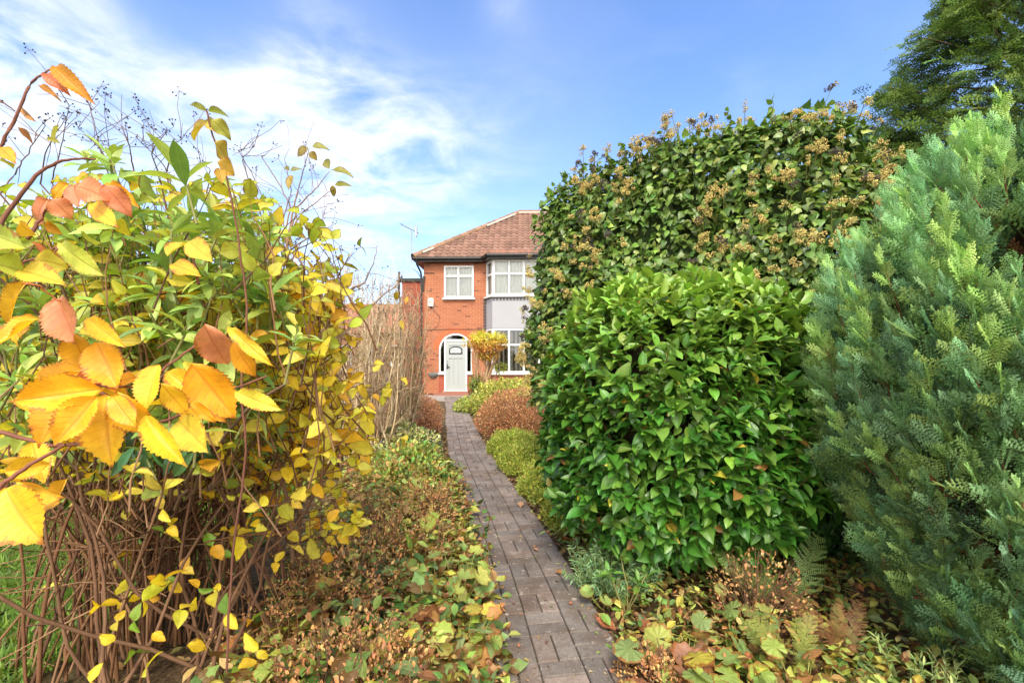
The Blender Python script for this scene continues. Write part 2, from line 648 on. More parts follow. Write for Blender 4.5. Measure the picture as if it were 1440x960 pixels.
def flat_mat(name, color, rough=0.6, nscale=8.0, amt=0.15, spec=0.4, metallic=0.0, bmp=0.0):
    n = NT(name)
    f = n.noise(nscale, 5, 0.6, n.coord('Object'))
    k = n.math('MULTIPLY_ADD', n.math('SUBTRACT', f, 0.5), amt * 2, 1.0)
    c = n.mix(1.0, rgb(*color), n.n('ShaderNodeCombineXYZ', {0: k, 1: k, 2: k}).outputs[0], 'MULTIPLY')
    return n.done(n.bsdf(c, rough, f if bmp else None, bmp or .01, 0.5, spec, Metallic=metallic).outputs[0])


M = {}
M['camellia'] = leaf_mat('camellia leaf', 0.36, 0.2, 0.25, 8, spec=0.5, nscale=45)
M['ivy'] = leaf_mat('ivy leaf', 0.36, 0.25, 0.0, 5, spec=0.5, nscale=50)
M['rhodo'] = leaf_mat('rhododendron leaf', 0.38, 0.25, 0.5, 12, spec=0.5, nscale=50)
M['yellow'] = leaf_mat('yellow leaf', 0.5, 0.42, 0.6, 7, spots=0.6, edge=0.38, nscale=55, blotch=(.85, .72, .7), vcol=(.82, .78, .6))
M['cherry'] = leaf_mat('cherry leaf', 0.5, 0.35, 0.9, 9, spots=0.55, edge=0.30, nscale=52, brown=(0.42, 0.14, 0.03), blotch=(.85, .72, .9), vcol=(.80, .62, .6))
M['lobed'] = leaf_mat('lobed leaf', 0.55, 0.3, 0.5, radial=True, spots=0.5, edge=0.35, nscale=30, brown=(0.30, 0.10, 0.02))
M['low'] = leaf_mat('low leaf', 0.55, 0.3, 0.3, 6, spots=0.3, edge=0.2, nscale=30)
M['cypress'] = leaf_mat('cypress spray', 0.75, 0.25, 0.0, 6, nscale=25, spec=0.15)
M['grass'] = leaf_mat('grass blade', 0.55, 0.35, 0.1, 3, nscale=20)
M['dry'] = leaf_mat('dry leaf', 0.8, 0.25, 0.3, 8, spots=0.5, edge=0.3, nscale=30, brown=(0.10, 0.04, 0.015))
M['bark'] = bark_mat('bark')
M['berry'] = leaf_mat('umbel head', 0.6, 0.05, 0, 3, nscale=90)


def C(base, m, jit=0.18, hue=0.08):
    """m jittered colours around base (or bases)"""
    b = np.atleast_2d(np.asarray(base, float))
    if len(b) != m:
        b = b[rng.integers(0, len(b), m)]
    k = np.exp(rng.normal(0, jit, (m, 1)))
    h = np.exp(rng.normal(0, hue, (m, 3)))
    return np.clip(b * k * h, 0.002, 0.9)


def rand_dir(m):
    return norm(rng.normal(size=(m, 3)))


UP = np.array([0, 0, 1.0])


def hull_points(m, c, r, p=2.6, amp=0.06, bs=3.0, seed=0, zmin=None, face=0.65):
    """points and normals on a lumpy superellipsoid; face = share kept only when facing the camera side"""
    P_, N_ = [], []
    c, r = np.array(c, float), np.array(r, float)
    got = 0
    while got < m:
        d = rand_dir(m * 2)
        d = norm(d * r)            # denser on large faces
        rad = (np.abs(d / r) ** p).sum(1) ** (-1 / p)
        s = d * rad[:, None]
        nn = norm(np.sign(s) * np.abs(s / r) ** (p - 1) / r)
        k = 1 + amp * bump(s + c, bs, seed)
        pt = c + s * k[:, None]
        keep = np.ones(len(pt), bool)
        if zmin is not None:
            keep &= pt[:, 2] > zmin
        back = (nn * (np.array([0, 0, EYE]) - pt)).sum(1) < -0.15
        keep &= ~(back & (rng.random(len(pt)) < face))
        P_.append(pt[keep]); N_.append(nn[keep])
        got += keep.sum()
    return np.concatenate(P_)[:m], np.concatenate(N_)[:m]


def hull_mesh(geo, c, r, p, amp, bs, seed, col, k=0.8, zmin=0.02, res=28):
    c, r = np.array(c, float), np.array(r, float)
    th = np.linspace(0.001, math.pi - 0.001, res)
    ph = np.linspace(0, 2 * math.pi, res * 2, endpoint=False)
    T, H = np.meshgrid(th, ph, indexing='ij')
    d = np.stack([np.sin(T) * np.cos(H), np.sin(T) * np.sin(H), np.cos(T)], -1).reshape(-1, 3)
    rad = (np.abs(d / r) ** p).sum(1) ** (-1 / p)
    s = d * rad[:, None]
    pt = c + s * (k * (1 + amp * bump(s + c, bs, seed)))[:, None]
    pt += 0.03 * rng.normal(size=pt.shape) * k
    pt[:, 2] = np.maximum(pt[:, 2], zmin)
    w = res * 2
    f = [(i * w + j, (i + 1) * w + j, (i + 1) * w + (j + 1) % w, i * w + (j + 1) % w) for i in range(res - 1) for j in range(w)]
    geo.raw(pt, [np.array(f)], col)


def path_pts(a, b, n=7, bow=0.08, wob=0.02):
    a, b = np.asarray(a, float), np.asarray(b, float)
    L = np.linalg.norm(b - a)
    t = np.linspace(0, 1, n)[:, None]
    side = norm(np.cross(b - a, rng.normal(size=3)))
    p = a + (b - a) * t + side * bow * L * np.sin(math.pi * t) * rng.uniform(-1, 1)
    s2 = norm(np.cross(b - a, side))
    w_ = np.sin(2 * math.pi * t * rng.uniform(.8, 1.3) + rng.uniform(0, 6.28)) * s2 + np.sin(3.2 * math.pi * t + rng.uniform(0, 6.28)) * side * .5
    return p + w_ * np.sin(math.pi * t) ** .7 * wob * L * 1.6 + rng.normal(size=(n, 3)) * wob * L * .12 * np.sin(math.pi * t)


def rosettes(geo, tpls, tips, axes, n_leaf, L, colf, tilt=(50, 85), droop=0.3, back=0.03, mi=0, nup=0.5, jl=0.18):
    """leaf rosettes round shoot tips"""
    m = len(tips)
    for k in range(n_leaf):
        keep = rng.random(m) < 0.93
        t = tips[keep]; a = norm(axes[keep])
        ref = norm(np.cross(a, np.array([0.3, 0.5, 0.1])))
        b2 = np.cross(a, ref)
        an = k * 2.4 + (t[:, :1] * 37.0) + rng.normal(0, 0.35, (len(t), 1))
        el = np.radians(rng.uniform(tilt[0], tilt[1], (len(t), 1)) * (0.45 + 0.55 * k / max(1, n_leaf - 1)))
        d = np.cos(el) * a + np.sin(el) * (np.cos(an) * ref + np.sin(an) * b2)
        d = d - UP * droop * rng.uniform(0.2, 1.3, (len(t), 1))
        nn = a + UP * nup + rng.normal(0, 0.25, t.shape)
        pos = t - a * (back * k) + rng.normal(0, 0.004, t.shape)
        ll = L * rng.lognormal(0, jl, len(t)) * (0.8 + 0.2 * min(1, k / 2))
        col = colf(pos, a)
        sel = rng.integers(0, len(tpls), len(t))
        for i, tp in enumerate(tpls):
            s = sel == i
            geo.inst(tp, pos[s], frames(d[s], nn[s]), ll[s], col[s], mi)


# ================================================================== SETTING
# ---- ground
def ground():
    n = NT('soil and leaf litter')
    v = n.coord('Object')
    a = n.noise(6, 8, 0.7, v)
    b = n.noise(55, 6, 0.75, v)
    c = n.ramp(b, [(0.30, (0.05, 0.032, 0.018)), (0.5, (0.13, 0.08, 0.04)), (0.62, (0.22, 0.14, 0.07)), (0.75, (0.32, 0.24, 0.12))])
    c = n.mix(n.ramp(a, [(0.45, 0.0), (0.65, 0.5)]), c, rgb(0.07, 0.085, 0.025))
    m = n.done(n.bsdf(c, 0.9, b, 0.03, 0.8, 0.2).outputs[0])
    xs = np.concatenate([[-600, -120, -40], np.linspace(-16, 16, 65), [40, 120, 600]])
    ys = np.concatenate([[-600, -60, -8], np.linspace(-3, 26, 59), [60, 160, 900]])
    X, Y = np.meshgrid(xs, ys, indexing='ij')
    pt = np.stack([X, Y, np.zeros_like(X)], -1).reshape(-1, 3)
    near = (np.abs(pt[:, 0]) < 15) & (pt[:, 1] > -2) & (pt[:, 1] < 16)
    pt[:, 2] = np.where(near, 0.012 * bump(pt, 3.0, 3) - 0.02, -0.02)
    w = len(ys)
    f = [(i * w + j, (i + 1) * w + j, (i + 1) * w + j + 1, i * w + j + 1) for i in range(len(xs) - 1) for j in range(w - 1)]
    g = Geo(); g.raw(pt, [np.array(f)], (0.1, 0.08, 0.04))
    tag(g.build('ground', m), kind='structure')


ground()

# ---- path: moulded paving slabs, each with a basket of small blocks
CL = np.array([(0.50, 0.0), (0.36, 1.0), (0.235, 1.97), (0.10, 3.03), (-0.20, 4.57), (-0.62, 6.6), (-1.05, 9.33), (-1.62, 13.2), (-2.13, 16.2), (-2.2, 17.6)])
yy = np.linspace(0.0, 17.3, 200)
cl_x = np.interp(yy, CL[:, 1], CL[:, 0])
for _ in range(60):
    cl_x[1:-1] = (cl_x[:-2] + cl_x[1:-1] + cl_x[2:]) / 3
cl_s = np.concatenate([[0], np.cumsum(np.hypot(np.diff(cl_x), np.diff(yy)))])
PW = 0.60


def path_at(s, off):
    x = np.interp(s, cl_s, cl_x); y = np.interp(s, cl_s, yy)
    x2 = np.interp(s + 0.25, cl_s, cl_x); y2 = np.interp(s + 0.25, cl_s, yy)
    x1 = np.interp(s - 0.25, cl_s, cl_x); y1 = np.interp(s - 0.25, cl_s, yy)
    tx, ty = x2 - x1, y2 - y1
    l = np.hypot(tx, ty)
    return x + off * ty / l, y - off * tx / l


def cl_at_y(y):
    return np.interp(y, yy, cl_x)


def garden_path():
    n = NT('concrete block paving')
    col = n.n('ShaderNodeAttribute', attribute_name='col').outputs['Color']
    v = n.coord('Object')
    a = n.noise(5, 6, 0.65, v); b = n.noise(70, 6, 0.75, v); d = n.noise(22, 4, 0.6, v)
    k = n.math('MULTIPLY_ADD', b, 1.5, 0.25)
    c = n.mix(1.0, col, n.n('ShaderNodeCombineXYZ', {0: k, 1: k, 2: k}).outputs[0], 'MULTIPLY')
    c = n.mix(n.ramp(a, [(0.42, 0.0), (0.62, 0.6)]), c, rgb(0.10, 0.062, 0.042))
    c = n.mix(n.ramp(d, [(0.62, 0.0), (0.67, 0.8)]), c, rgb(0.40, 0.34, 0.29))     # lichen spots
    sp = n.n('ShaderNodeTexVoronoi', {'Vector': v, 'Scale': 55.0})
    c = n.mix(n.math('MULTIPLY', n.math('LESS_THAN', sp.outputs['Distance'], 0.13), 0.55), c, rgb(0.5, 0.42, 0.36))
    m = n.done(n.bsdf(c, n.math('MULTIPLY_ADD', a, 0.3, 0.5), n.math('ADD', b, n.math('MULTIPLY', d, 0.6)), 0.006, 0.7, 0.15).outputs[0])
    g = Geo()
    L = 0.60
    ns = int(17.0 / L)
    for i in range(ns):
        s0 = 0.10 + i * L
        lift = rng.normal(0, 0.004); tilt = rng.normal(0, 0.012)
        jog = rng.normal(0, 0.010)
        # slab body
        for (cx_, cy_) in [(a_, b_) for a_ in range(3) for b_ in range(3)]:
            hor = (cx_ + cy_ + i) % 2 == 0
            for h in range(2):
                w = 0.2
                if hor:
                    u0, u1 = cx_ * w, (cx_ + 1) * w
                    t0, t1 = cy_ * w + h * w / 2, cy_ * w + (h + 1) * w / 2
                else:
                    u0, u1 = cx_ * w + h * w / 2, cx_ * w + (h + 1) * w / 2
                    t0, t1 = cy_ * w, (cy_ + 1) * w
                gp, bev = 0.0025, 0.003
                eu0 = 0.002 if cx_ == 0 and (hor or h == 0) else gp
                us = [u0 + gp, u1 - gp]; ts = [t0 + gp + (0.004 if cy_ == 0 else 0), t1 - gp]
                pts = []
                for (ins, z) in ((0, 0.003), (0, 0.015), (bev, 0.022)):
                    for uu, tt in ((us[0] + ins, ts[0] + ins), (us[1] - ins, ts[0] + ins), (us[1] - ins, ts[1] - ins), (us[0] + ins, ts[1] - ins)):
                        x, y = path_at(s0 + tt, uu - PW / 2 + jog)
                        pts.append((x, y, z + lift + tilt * (uu - .3)))
                f = [(8, 9, 10, 11)]
                for q in range(2):
                    for e in range(4):
                        f.append((q * 4 + e, q * 4 + (e + 1) % 4, q * 4 + 4 + (e + 1) % 4, q * 4 + 4 + e))
                base = np.array([(0.23, 0.18, 0.15), (0.225, 0.19, 0.165), (0.20, 0.172, 0.152)][rng.integers(3)])
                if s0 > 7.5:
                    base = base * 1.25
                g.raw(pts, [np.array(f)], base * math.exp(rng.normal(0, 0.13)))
        # mortar bed of the slab
        x0, y0 = path_at(s0 + .004, -PW / 2 + jog); x1, y1 = path_at(s0 + .004, PW / 2 + jog)
        x2, y2 = path_at(s0 + L - .004, PW / 2 + jog); x3, y3 = path_at(s0 + L - .004, -PW / 2 + jog)
        zb = 0.002 + lift
        v_ = [(x0, y0, -.03), (x1, y1, -.03), (x2, y2, -.03), (x3, y3, -.03), (x0, y0, zb + .004), (x1, y1, zb + .004), (x2, y2, zb + .004), (x3, y3, zb + .004)]
        g.raw(v_, [np.array([(4, 5, 6, 7), (0, 1, 5, 4), (1, 2, 6, 5), (2, 3, 7, 6), (3, 0, 4, 7)])], (0.10, 0.085, 0.045))
    tag(g.build('path', m), kind='structure')


garden_path()


# ---- lawn
def lawn():
    n = NT('lawn turf')
    v = n.coord('Object')
    a = n.noise(2, 5, 0.6, v); b = n.noise(80, 4, 0.7, v)
    c = n.ramp(b, [(0.3, (0.05, 0.085, 0.012)), (0.6, (0.12, 0.19, 0.025)), (0.8, (0.2, 0.26, 0.05))])
    c = n.mix(n.ramp(a, [(0.5, 0.0), (0.7, 0.4)]), c, rgb(0.16, 0.14, 0.03))
    m = n.done(n.bsdf(c, 0.9, b, 0.02, 0.8, 0.2).outputs[0])
    poly = [(-1.75, 2.7), (-2.3, 6.0), (-3.0, 10.5), (-14, 10.5), (-14, 1.2), (-2.9, 1.3), (-2.25, 2.0)]
    g = Geo()
    g.raw([(x, y, 0.012) for x, y in poly], [np.arange(len(poly))], (0.1, 0.16, 0.02))
    tag(g.build('lawn', m), kind='structure')
    g = Geo()
    k = 34000
    Y = 1.4 + 8.5 * rng.random(k) ** 1.6
    X = -1.60 - 0.12 * Y - .55 * np.clip(2.4 - Y, 0, 1) - (rng.random(k) ** 1.3) * (1.0 + 0.95 * Y)
    pos = np.stack([X, Y, np.full(k, 0.012)], 1)
    d = norm(np.stack([rng.normal(0, .45, k), rng.normal(0, .45, k), np.ones(k)], 1))
    g.inst(BLADE, pos, frames(d, rand_dir(k)), rng.uniform(.04, .09, k)[:, None] * np.array([1.6, 1, 1]), C([(0.15, 0.26, 0.03), (0.2, 0.30, 0.04), (0.11, 0.2, 0.03)], k))
    tag(g.build('grass', M['grass']), 'short bright green lawn grass beyond the brown shrub stems', 'grass', kind='stuff')


lawn()


# ---- paved apron by the house
def apron():
    g = Geo()
    g.box((-7.5, 15.1, -0.05), (14, 17.4, 0.012), (0.4, 0.36, 0.32))
    m = flat_mat('worn concrete', (0.33, 0.29, 0.25), 0.85, 12, 0.35, bmp=.004)
    tag(g.build('patio', m), kind='structure')


apron()


# ================================================================== HOUSE
def brick_mat(name, c1, c2, mortar, sc=1.0):
    n = NT(name)
    v = n.coord('Object')
    s = n.n('ShaderNodeSeparateXYZ', {0: v})
    xy = n.math('ADD', s.outputs[0], s.outputs[1])
    cv = n.n('ShaderNodeCombineXYZ', {0: xy, 1: s.outputs[2]}).outputs[0]
    br = n.n('ShaderNodeTexBrick', {'Vector': cv, 'Color1': rgb(*c1), 'Color2': rgb(*c2), 'Mortar': rgb(*mortar), 'Scale': 1.0,
                                    'Mortar Size': 0.006, 'Mortar Smooth': 0.3, 'Bias': -0.2, 'Brick Width': 0.225, 'Row Height': 0.075})
    a = n.noise(1.3, 5, 0.6, cv); b = n.noise(60, 5, 0.7, v)
    k = n.math('MULTIPLY_ADD', b, 0.5, 0.75)
    c = n.mix(1.0, br.outputs['Color'], n.n('ShaderNodeCombineXYZ', {0: k, 1: k, 2: k}).outputs[0], 'MULTIPLY')
    c = n.mix(n.ramp(a, [(0.5, 0.0), (0.75, 0.35)]), c, rgb(c2[0] * .55, c2[1] * .5, c2[2] * .5))
    # scattered dark bricks
    w2 = n.n('ShaderNodeTexBrick', {'Vector': cv, 'Color1': rgb(0, 0, 0), 'Color2': rgb(1, 1, 1), 'Mortar': rgb(0, 0, 0), 'Scale': 1.0,
                                    'Mortar Size': 0.006, 'Bias': 0.0, 'Brick Width': 0.225, 'Row Height': 0.075}).outputs['Color']
    dk = n.math('MULTIPLY', n.math('GREATER_THAN', w2, 0.86), n.math('GREATER_THAN', n.noise(0.8, 2, 0.5, cv), 0.52))
    c = n.mix(n.math('MULTIPLY', dk, 0.55), c, rgb(0.08, 0.03, 0.02))
    return n.done(n.bsdf(c, 0.75, n.math('MULTIPLY_ADD', br.outputs['Fac'], -1.0, n.math('MULTIPLY', b, 0.3)), 0.008, 0.6, 0.3).outputs[0])


BRICK = brick_mat('orange red brick', (0.37, 0.128, 0.060), (0.31, 0.095, 0.045), (0.46, 0.24, 0.15))
BRICK2 = brick_mat('dark red brick', (0.36, 0.075, 0.035), (0.28, 0.055, 0.03), (0.30, 0.16, 0.12))
UPVC = flat_mat('white window plastic', (0.68, 0.68, 0.67), 0.35, 3, 0.03)
RENDER = flat_mat('pale grey render', (0.335, 0.335, 0.355), 0.85, 3, 0.07, bmp=.003)
BLACK = flat_mat('black plastic gutter', (0.02, 0.019, 0.019), 0.35, 6, 0.3)
GREYD = flat_mat('pale grey door paint', (0.355, 0.38, 0.37), 0.4, 3, 0.04)
WHITE = flat_mat('white painted plastic', (0.78, 0.78, 0.76), 0.5, 10, 0.06)
METAL = flat_mat('dull aluminium', (0.35, 0.35, 0.36), 0.4, 20, 0.2, metallic=0.8)
STONE = flat_mat('red tile step', (0.30, 0.13, 0.09), 0.7, 12, 0.3)
CURT = flat_mat('net curtain', (0.62, 0.62, 0.58), 0.9, 14, 0.25)
ROOMD = flat_mat('dim room', (0.05, 0.05, 0.045), 0.9, 3, 0.4)
BLIND = flat_mat('vertical blind', (0.50, 0.49, 0.44), 0.8, 3, 0.1)
MORTAR = flat_mat('pale mortar', (0.52, 0.45, 0.38), 0.9, 20, 0.2)


def tile_mat():
    n = NT('weathered clay pantile')
    v = n.coord('Object')
    col = n.n('ShaderNodeAttribute', attribute_name='col').outputs['Color']
    a = n.noise(1.2, 5, 0.65, v); b = n.noise(25, 5, 0.7, v)
    k = n.math('MULTIPLY_ADD', b, 0.9, 0.55)
    c = n.mix(1.0, col, n.n('ShaderNodeCombineXYZ', {0: k, 1: k, 2: k}).outputs[0], 'MULTIPLY')
    c = n.mix(n.ramp(a, [(0.5, 0.0), (0.75, 0.45)]), c, rgb(0.15, 0.12, 0.07))
    return n.done(n.bsdf(c, 0.85, b, 0.006, 0.5, 0.25).outputs[0])


TILE = tile_mat()


def glass_mat():
    n = NT('window glass')
    fr = n.n('ShaderNodeFresnel', {'IOR': 1.5}).outputs[0]
    gl = n.n('ShaderNodeBsdfGlossy', {'Roughness': 0.02, 'Color': rgb(1, 1, 1)})
    tr = n.n('ShaderNodeBsdfTransparent', {'Color': rgb(0.9, 0.93, 0.92)})
    mx = n.n('ShaderNodeMixShader', {0: n.math('MULTIPLY_ADD', fr, 1.0, 0.04)})
    n.t.links.new(tr.outputs[0], mx.inputs[1]); n.t.links.new(gl.outputs[0], mx.inputs[2])
    return n.done(mx.outputs[0])


GLASS = glass_mat()
HX, HY0, HZ = -3.38, 17.45, 0.05
H = np.array([HX, HY0, HZ])
HROT = math.radians(-1.5)


def xform(local_pts, ax, ay, rot):
    """2d placement of local x,y"""
    p = np.array(local_pts, float)
    c, s = math.cos(rot), math.sin(rot)
    return np.stack([ax + p[:, 0] * c - p[:, 1] * s, ay + p[:, 0] * s + p[:, 1] * c, p[:, 2]], 1)


class PGeo(Geo):
    """Geo whose boxes are placed in a rotated local frame (ax, ay, rot)"""
    frame = None

    def raw(self, v, faces, col, luv=None, mi=0):
        if self.frame:
            v = xform(v, *self.frame)
        super().raw(v, faces, col, luv, mi)


def window(parent, ax, ay, rot, w, z0, z1, cols, split, curtain='net', fw=0.07, sill=True, label=None):
    """window of width w; local x along the face, y into the room. cols = list of column fractions, split = transom height"""
    def G():
        g = PGeo(); g.frame = (ax, ay, rot); return g
    g = G()
    d0, d1 = -0.03, 0.05
    g.box((0, d0, z0), (w, d1, z0 + fw), (0.8,) * 3)
    g.box((0, d0, z1 - fw), (w, d1, z1), (0.8,) * 3)
    g.box((0, d0, z0 + fw), (fw, d1, z1 - fw), (0.8,) * 3)
    g.box((w - fw, d0, z0 + fw), (w, d1, z1 - fw), (0.8,) * 3)
    xs = [0] + cols + [w]
    for c in cols:
        g.box((c - fw / 2, d0 - .002, z0 + fw), (c + fw / 2, d1, z1 - fw), (0.8,) * 3)
    if split:
        for a, b in zip(xs[:-1], xs[1:]):
            g.box((a + fw / 2, d0 + .002, split - fw / 2), (b - fw / 2, d1, split + fw / 2), (0.8,) * 3)
    fr = g.build('window', UPVC, parent)
    if sill:
        g = G(); g.box((-.05, -.12, z0 - .06), (w + .05, .03, z0 - .002), (0.8,) * 3)
        g.build('sill', UPVC, fr)
    g = G()
    g.raw([(fw / 2, .02, z0 + fw / 2), (w - fw / 2, .02, z0 + fw / 2), (w - fw / 2, .02, z1 - fw / 2), (fw / 2, .02, z1 - fw / 2)], [(0, 1, 2, 3)], (1, 1, 1))
    g.build('pane', GLASS, fr)
    # opening-light inner frames
    g = G()
    if curtain == 'net':
        n = int(w / 0.02)
        x = np.linspace(.02, w - .02, n)
        y = 0.10 + 0.02 * np.sin(x * 62 + np.sin(x * 9))
        v = [(a, b, z0 + .03) for a, b in zip(x, y)] + [(a, b, z1 - .02) for a, b in zip(x, y)]
        g.raw(v, [np.array([(i, i + 1, n + i + 1, n + i) for i in range(n - 1)])], (0.6,) * 3)
        g.build('curtain', CURT, fr, True)
    elif curtain == 'blind':
        x = 0.05
        while x < w - .05:
            g.raw([(x, .10, z0 + .03), (x + .055, .155, z0 + .03), (x + .055, .155, z1 - .03), (x, .10, z1 - .03)], [(0, 1, 2, 3)], (0.5,) * 3)
            x += 0.155
        g.build('curtain', BLIND, fr)
    elif curtain == 'dark':
        pass
    return fr


def bar(parent_list, g):
    parent_list.append(g)


def house():
    t = thing('brick_house', 'orange brick semi-detached house with tiled hip roof, white bay windows and grey arched door', 'house', H, HROT)
    W, D, EZ = 14.0, 7.2, 5.02
    bx0, bx1, bf = 2.42, 5.55, -0.55           # bay

    # walls as strips round openings (front wall 0.25 thick behind y=0)
    g = Geo()
    dcx, dx0, dx1 = 1.22, 0.58, 1.86           # door and sidelights opening
    wx0, wx1, wz0, wz1 = 0.78, 1.92, 3.66, 4.90
    g.box((0, 0, 0), (dx0, .25, 2.05), (1,) * 3)
    g.box((dx1, 0, 0), (bx0 + .02, .25, 2.05), (1,) * 3)
    # arch panel
    arc = [(dcx + (dx1 - dx0) / 2 * math.cos(a), 1.72 + 0.60 * math.sin(a)) for a in np.linspace(math.pi, 0, 19)]
    poly = [(0, 2.05), (0, 3.0), (bx0 + .02, 3.0), (bx0 + .02, 2.05), (dx1, 2.05), (dx1, 1.72)]
    # split arch region into quads from the arc up to z=3
    for (xa, za), (xb, zb) in zip(arc[:-1], arc[1:]):
        g.wallpoly([(xa, za), (xb, zb), (xb, 3.0), (xa, 3.0)], 0, .25, (1,) * 3)
    g.box((0, 0, 2.05), (dx0, .25, 3.0), (1,) * 3)
    g.box((dx1, 0, 2.05), (bx0 + .02, .25, 3.0), (1,) * 3)
    g.box((0, 0, 3.0), (bx0 + .02, .25, wz0), (1,) * 3)
    g.box((0, 0, wz0), (wx0, .25, wz1), (1,) * 3)
    g.box((wx1, 0, wz0), (bx0 + .02, .25, wz1), (1,) * 3)
    g.box((0, 0, wz1), (bx0 + .02, .25, EZ), (1,) * 3)
    g.box((bx1 - .02, 0, 0), (W, .25, EZ), (1,) * 3)
    # other three sides
    g.box((0, .25, 0), (.25, D, EZ), (1,) * 3)
    g.box((W - .25, .25, 0), (W, D, EZ), (1,) * 3)
    g.box((.25, D - .25, 0), (W - .25, D, EZ), (1,) * 3)
    wall = g.build('wall', BRICK, t)
    # plinth of the bay
    bay = [(bx0, 0), (bx0 + .27, bf), (bx1 - .27, bf), (bx1, 0)]
    g = Geo(); g.prism([(bx0, 0.2), (bx0, 0), (bx0 + .27, bf), (bx1 - .27, bf), (bx1, 0), (bx1, 0.2)], 0, 0.76, (1,) * 3)
    g.build('bay_plinth', BRICK, t)
    # floor slab and inner room so windows look into something
    g = Geo()
    g.box((.25, 3.4, 0), (W - .25, 3.5, EZ), (1,) * 3)
    g.box((.25, .25, 2.55), (W - .25, 3.4, 2.7), (1,) * 3)
    g.box((2.2, .25, 0), (2.3, 3.4, EZ - .1), (1,) * 3)
    g.box((.25, .25, -.02), (W - .25, 3.4, .1), (1,) * 3)
    g.build('interior_wall', flat_mat('interior plaster', (0.30, 0.27, 0.22), 0.9, 2, 0.2), t)
    # dining furniture glimpsed through the lower bay
    g = Geo(); g.box((3.1, .9, .78), (4.7, 1.6, .83), (1,) * 3)
    for x in (3.2, 4.6):
        g.box((x, 1.0, .1), (x + .06, 1.06, .78), (1,) * 3)
    g.box((3.4, 1.9, .1), (3.9, 1.95, 1.15), (1,) * 3)
    g.build('indoor_table', flat_mat('indoor furniture', (0.35, 0.30, 0.24), 0.6, 4, .1), t)
    # render panel between bay windows
    g = Geo(); g.prism([(bx0 - .03, 0.1), (bx0 - .03, 0), (bx0 + .25, bf - .04), (bx1 - .25, bf - .04), (bx1 + .03, 0), (bx1 + .03, 0.1)], 2.47, 3.58, (1,) * 3)
    g.build('bay_panel', RENDER, t)
    # lead scallops above the panel and down its wall edge
    g = Geo()
    x = bx0 + .27
    while x < bx1 - .27:
        g.box((x, bf - .065, 3.50), (x + .07, bf - .045, 3.60), (1,) * 3); x += .125
    g.prism([(bx0 - .05, 0.1), (bx0 - .05, -.01), (bx0 + .24, bf - .07), (bx1 - .24, bf - .07), (bx1 + .05, -.01), (bx1 + .05, 0.1)], 3.585, 3.615, (1,) * 3)
    z = 2.46
    while z < 3.6:
        g.box((bx0 - .13, -.05, z), (bx0 - .025, -.003, z + .07), (1,) * 3); z += .125
    g.build('lead_scallop', flat_mat('dark lead', (0.075, 0.075, 0.085), .6, 6, .3), t)
    # bay windows: left cant, front, right cant
    cw = math.hypot(.27, -bf); cr = math.atan2(bf, .27)
    fwid = (bx1 - .27) - (bx0 + .27)
    k = [fwid * .0 + .60, 1.14, 1.70]
    window(t, bx0, 0, cr, cw, 0.82, 2.46, [], 1.86, 'blind')
    window(t, bx0 + .27, bf, 0, fwid, 0.82, 2.46, k, 1.86, 'blind')
    window(t, bx1 - .27, bf, -cr, cw, 0.82, 2.46, [], 1.86, 'blind')
    window(t, bx0, 0, cr, cw, 3.68, 5.0, [], 4.48, 'net')
    window(t, bx0 + .27, bf, 0, fwid, 3.68, 5.0, k, 4.48, 'net')
    window(t, bx1 - .27, bf, -cr, cw, 3.68, 5.0, [], 4.48, 'net')
    window(t, wx0, 0.0, 0, wx1 - wx0, wz0, wz1, [0.55], 4.50, 'net')
    window(t, 8.7, -.01, 0, 1.2, wz0, wz1, [0.6], 4.5, 'net')
    # hall floor behind small front window is dark: back board
    # ---- door set
    g = Geo()
    fr = .055
    zc = 1.72
    for x0, x1 in ((dx0, dx0 + fr), (dx1 - fr, dx1), (dcx - .44, dcx - .44 + fr), (dcx + .44 - fr, dcx + .44)):
        z0 = .12 if abs(x0 - dcx) < .46 and abs(x1 - dcx) < .46 else .80
        z1 = 1.72 if z0 > .5 else 2.16
        g.box((x0, .02, z0), (x1, .10, z1), (.8,) * 3)
    # arch band
    ro, ri = (dx1 - dx0) / 2, (dx1 - dx0) / 2 - fr * 1.3
    an = np.linspace(math.pi, 0, 25)
    for a, b in zip(an[:-1], an[1:]):
        q = [(dcx + ri * math.cos(a), zc + .53 * math.sin(a)), (dcx + ri * math.cos(b), zc + .53 * math.sin(b)),
             (dcx + ro * math.cos(b), zc + .60 * math.sin(b)), (dcx + ro * math.cos(a), zc + .60 * math.sin(a))]
        g.wallpoly(q, .015, .105, (.8,) * 3)
    g.box((dcx - .44 + fr, .022, 2.02), (dcx + .44 - fr, .098, 2.09), (.8,) * 3)
    g.box((dx0 + fr, .02, .80), (dcx - .44, .10, .86), (.8,) * 3)
    g.box((dcx + .44, .02, .80), (dx1 - fr, .10, .86), (.8,) * 3)
    g.box((dx0 - .04, -.05, .74), (dcx - .44, .1, .798), (.8,) * 3)
    g.box((dcx + .44, -.05, .74), (dx1 + .04, .1, .798), (.8,) * 3)
    g.box((dcx - .47, -.03, .10), (dcx + .47, .1, .118), (.8,) * 3)
    dframe = g.build('door_frame', UPVC, t)
    g = Geo()
    arcp = [(dcx + ri * math.cos(a), .09, zc + .53 * math.sin(a)) for a in an]
    g.raw([(dx0 + .02, .09, .86), (dx1 - .02, .09, .86)] + [(x, y, z) for x, y, z in arcp[::-1]], [np.arange(len(arcp) + 2)], (1,) * 3)
    g.build('side_glass', GLASS, dframe)
    g = Geo()
    g.box((dx0, .02, 0), (dcx - .44, .2, .74), (1,) * 3)
    g.build('brick_panel', BRICK2, t)
    g = Geo()
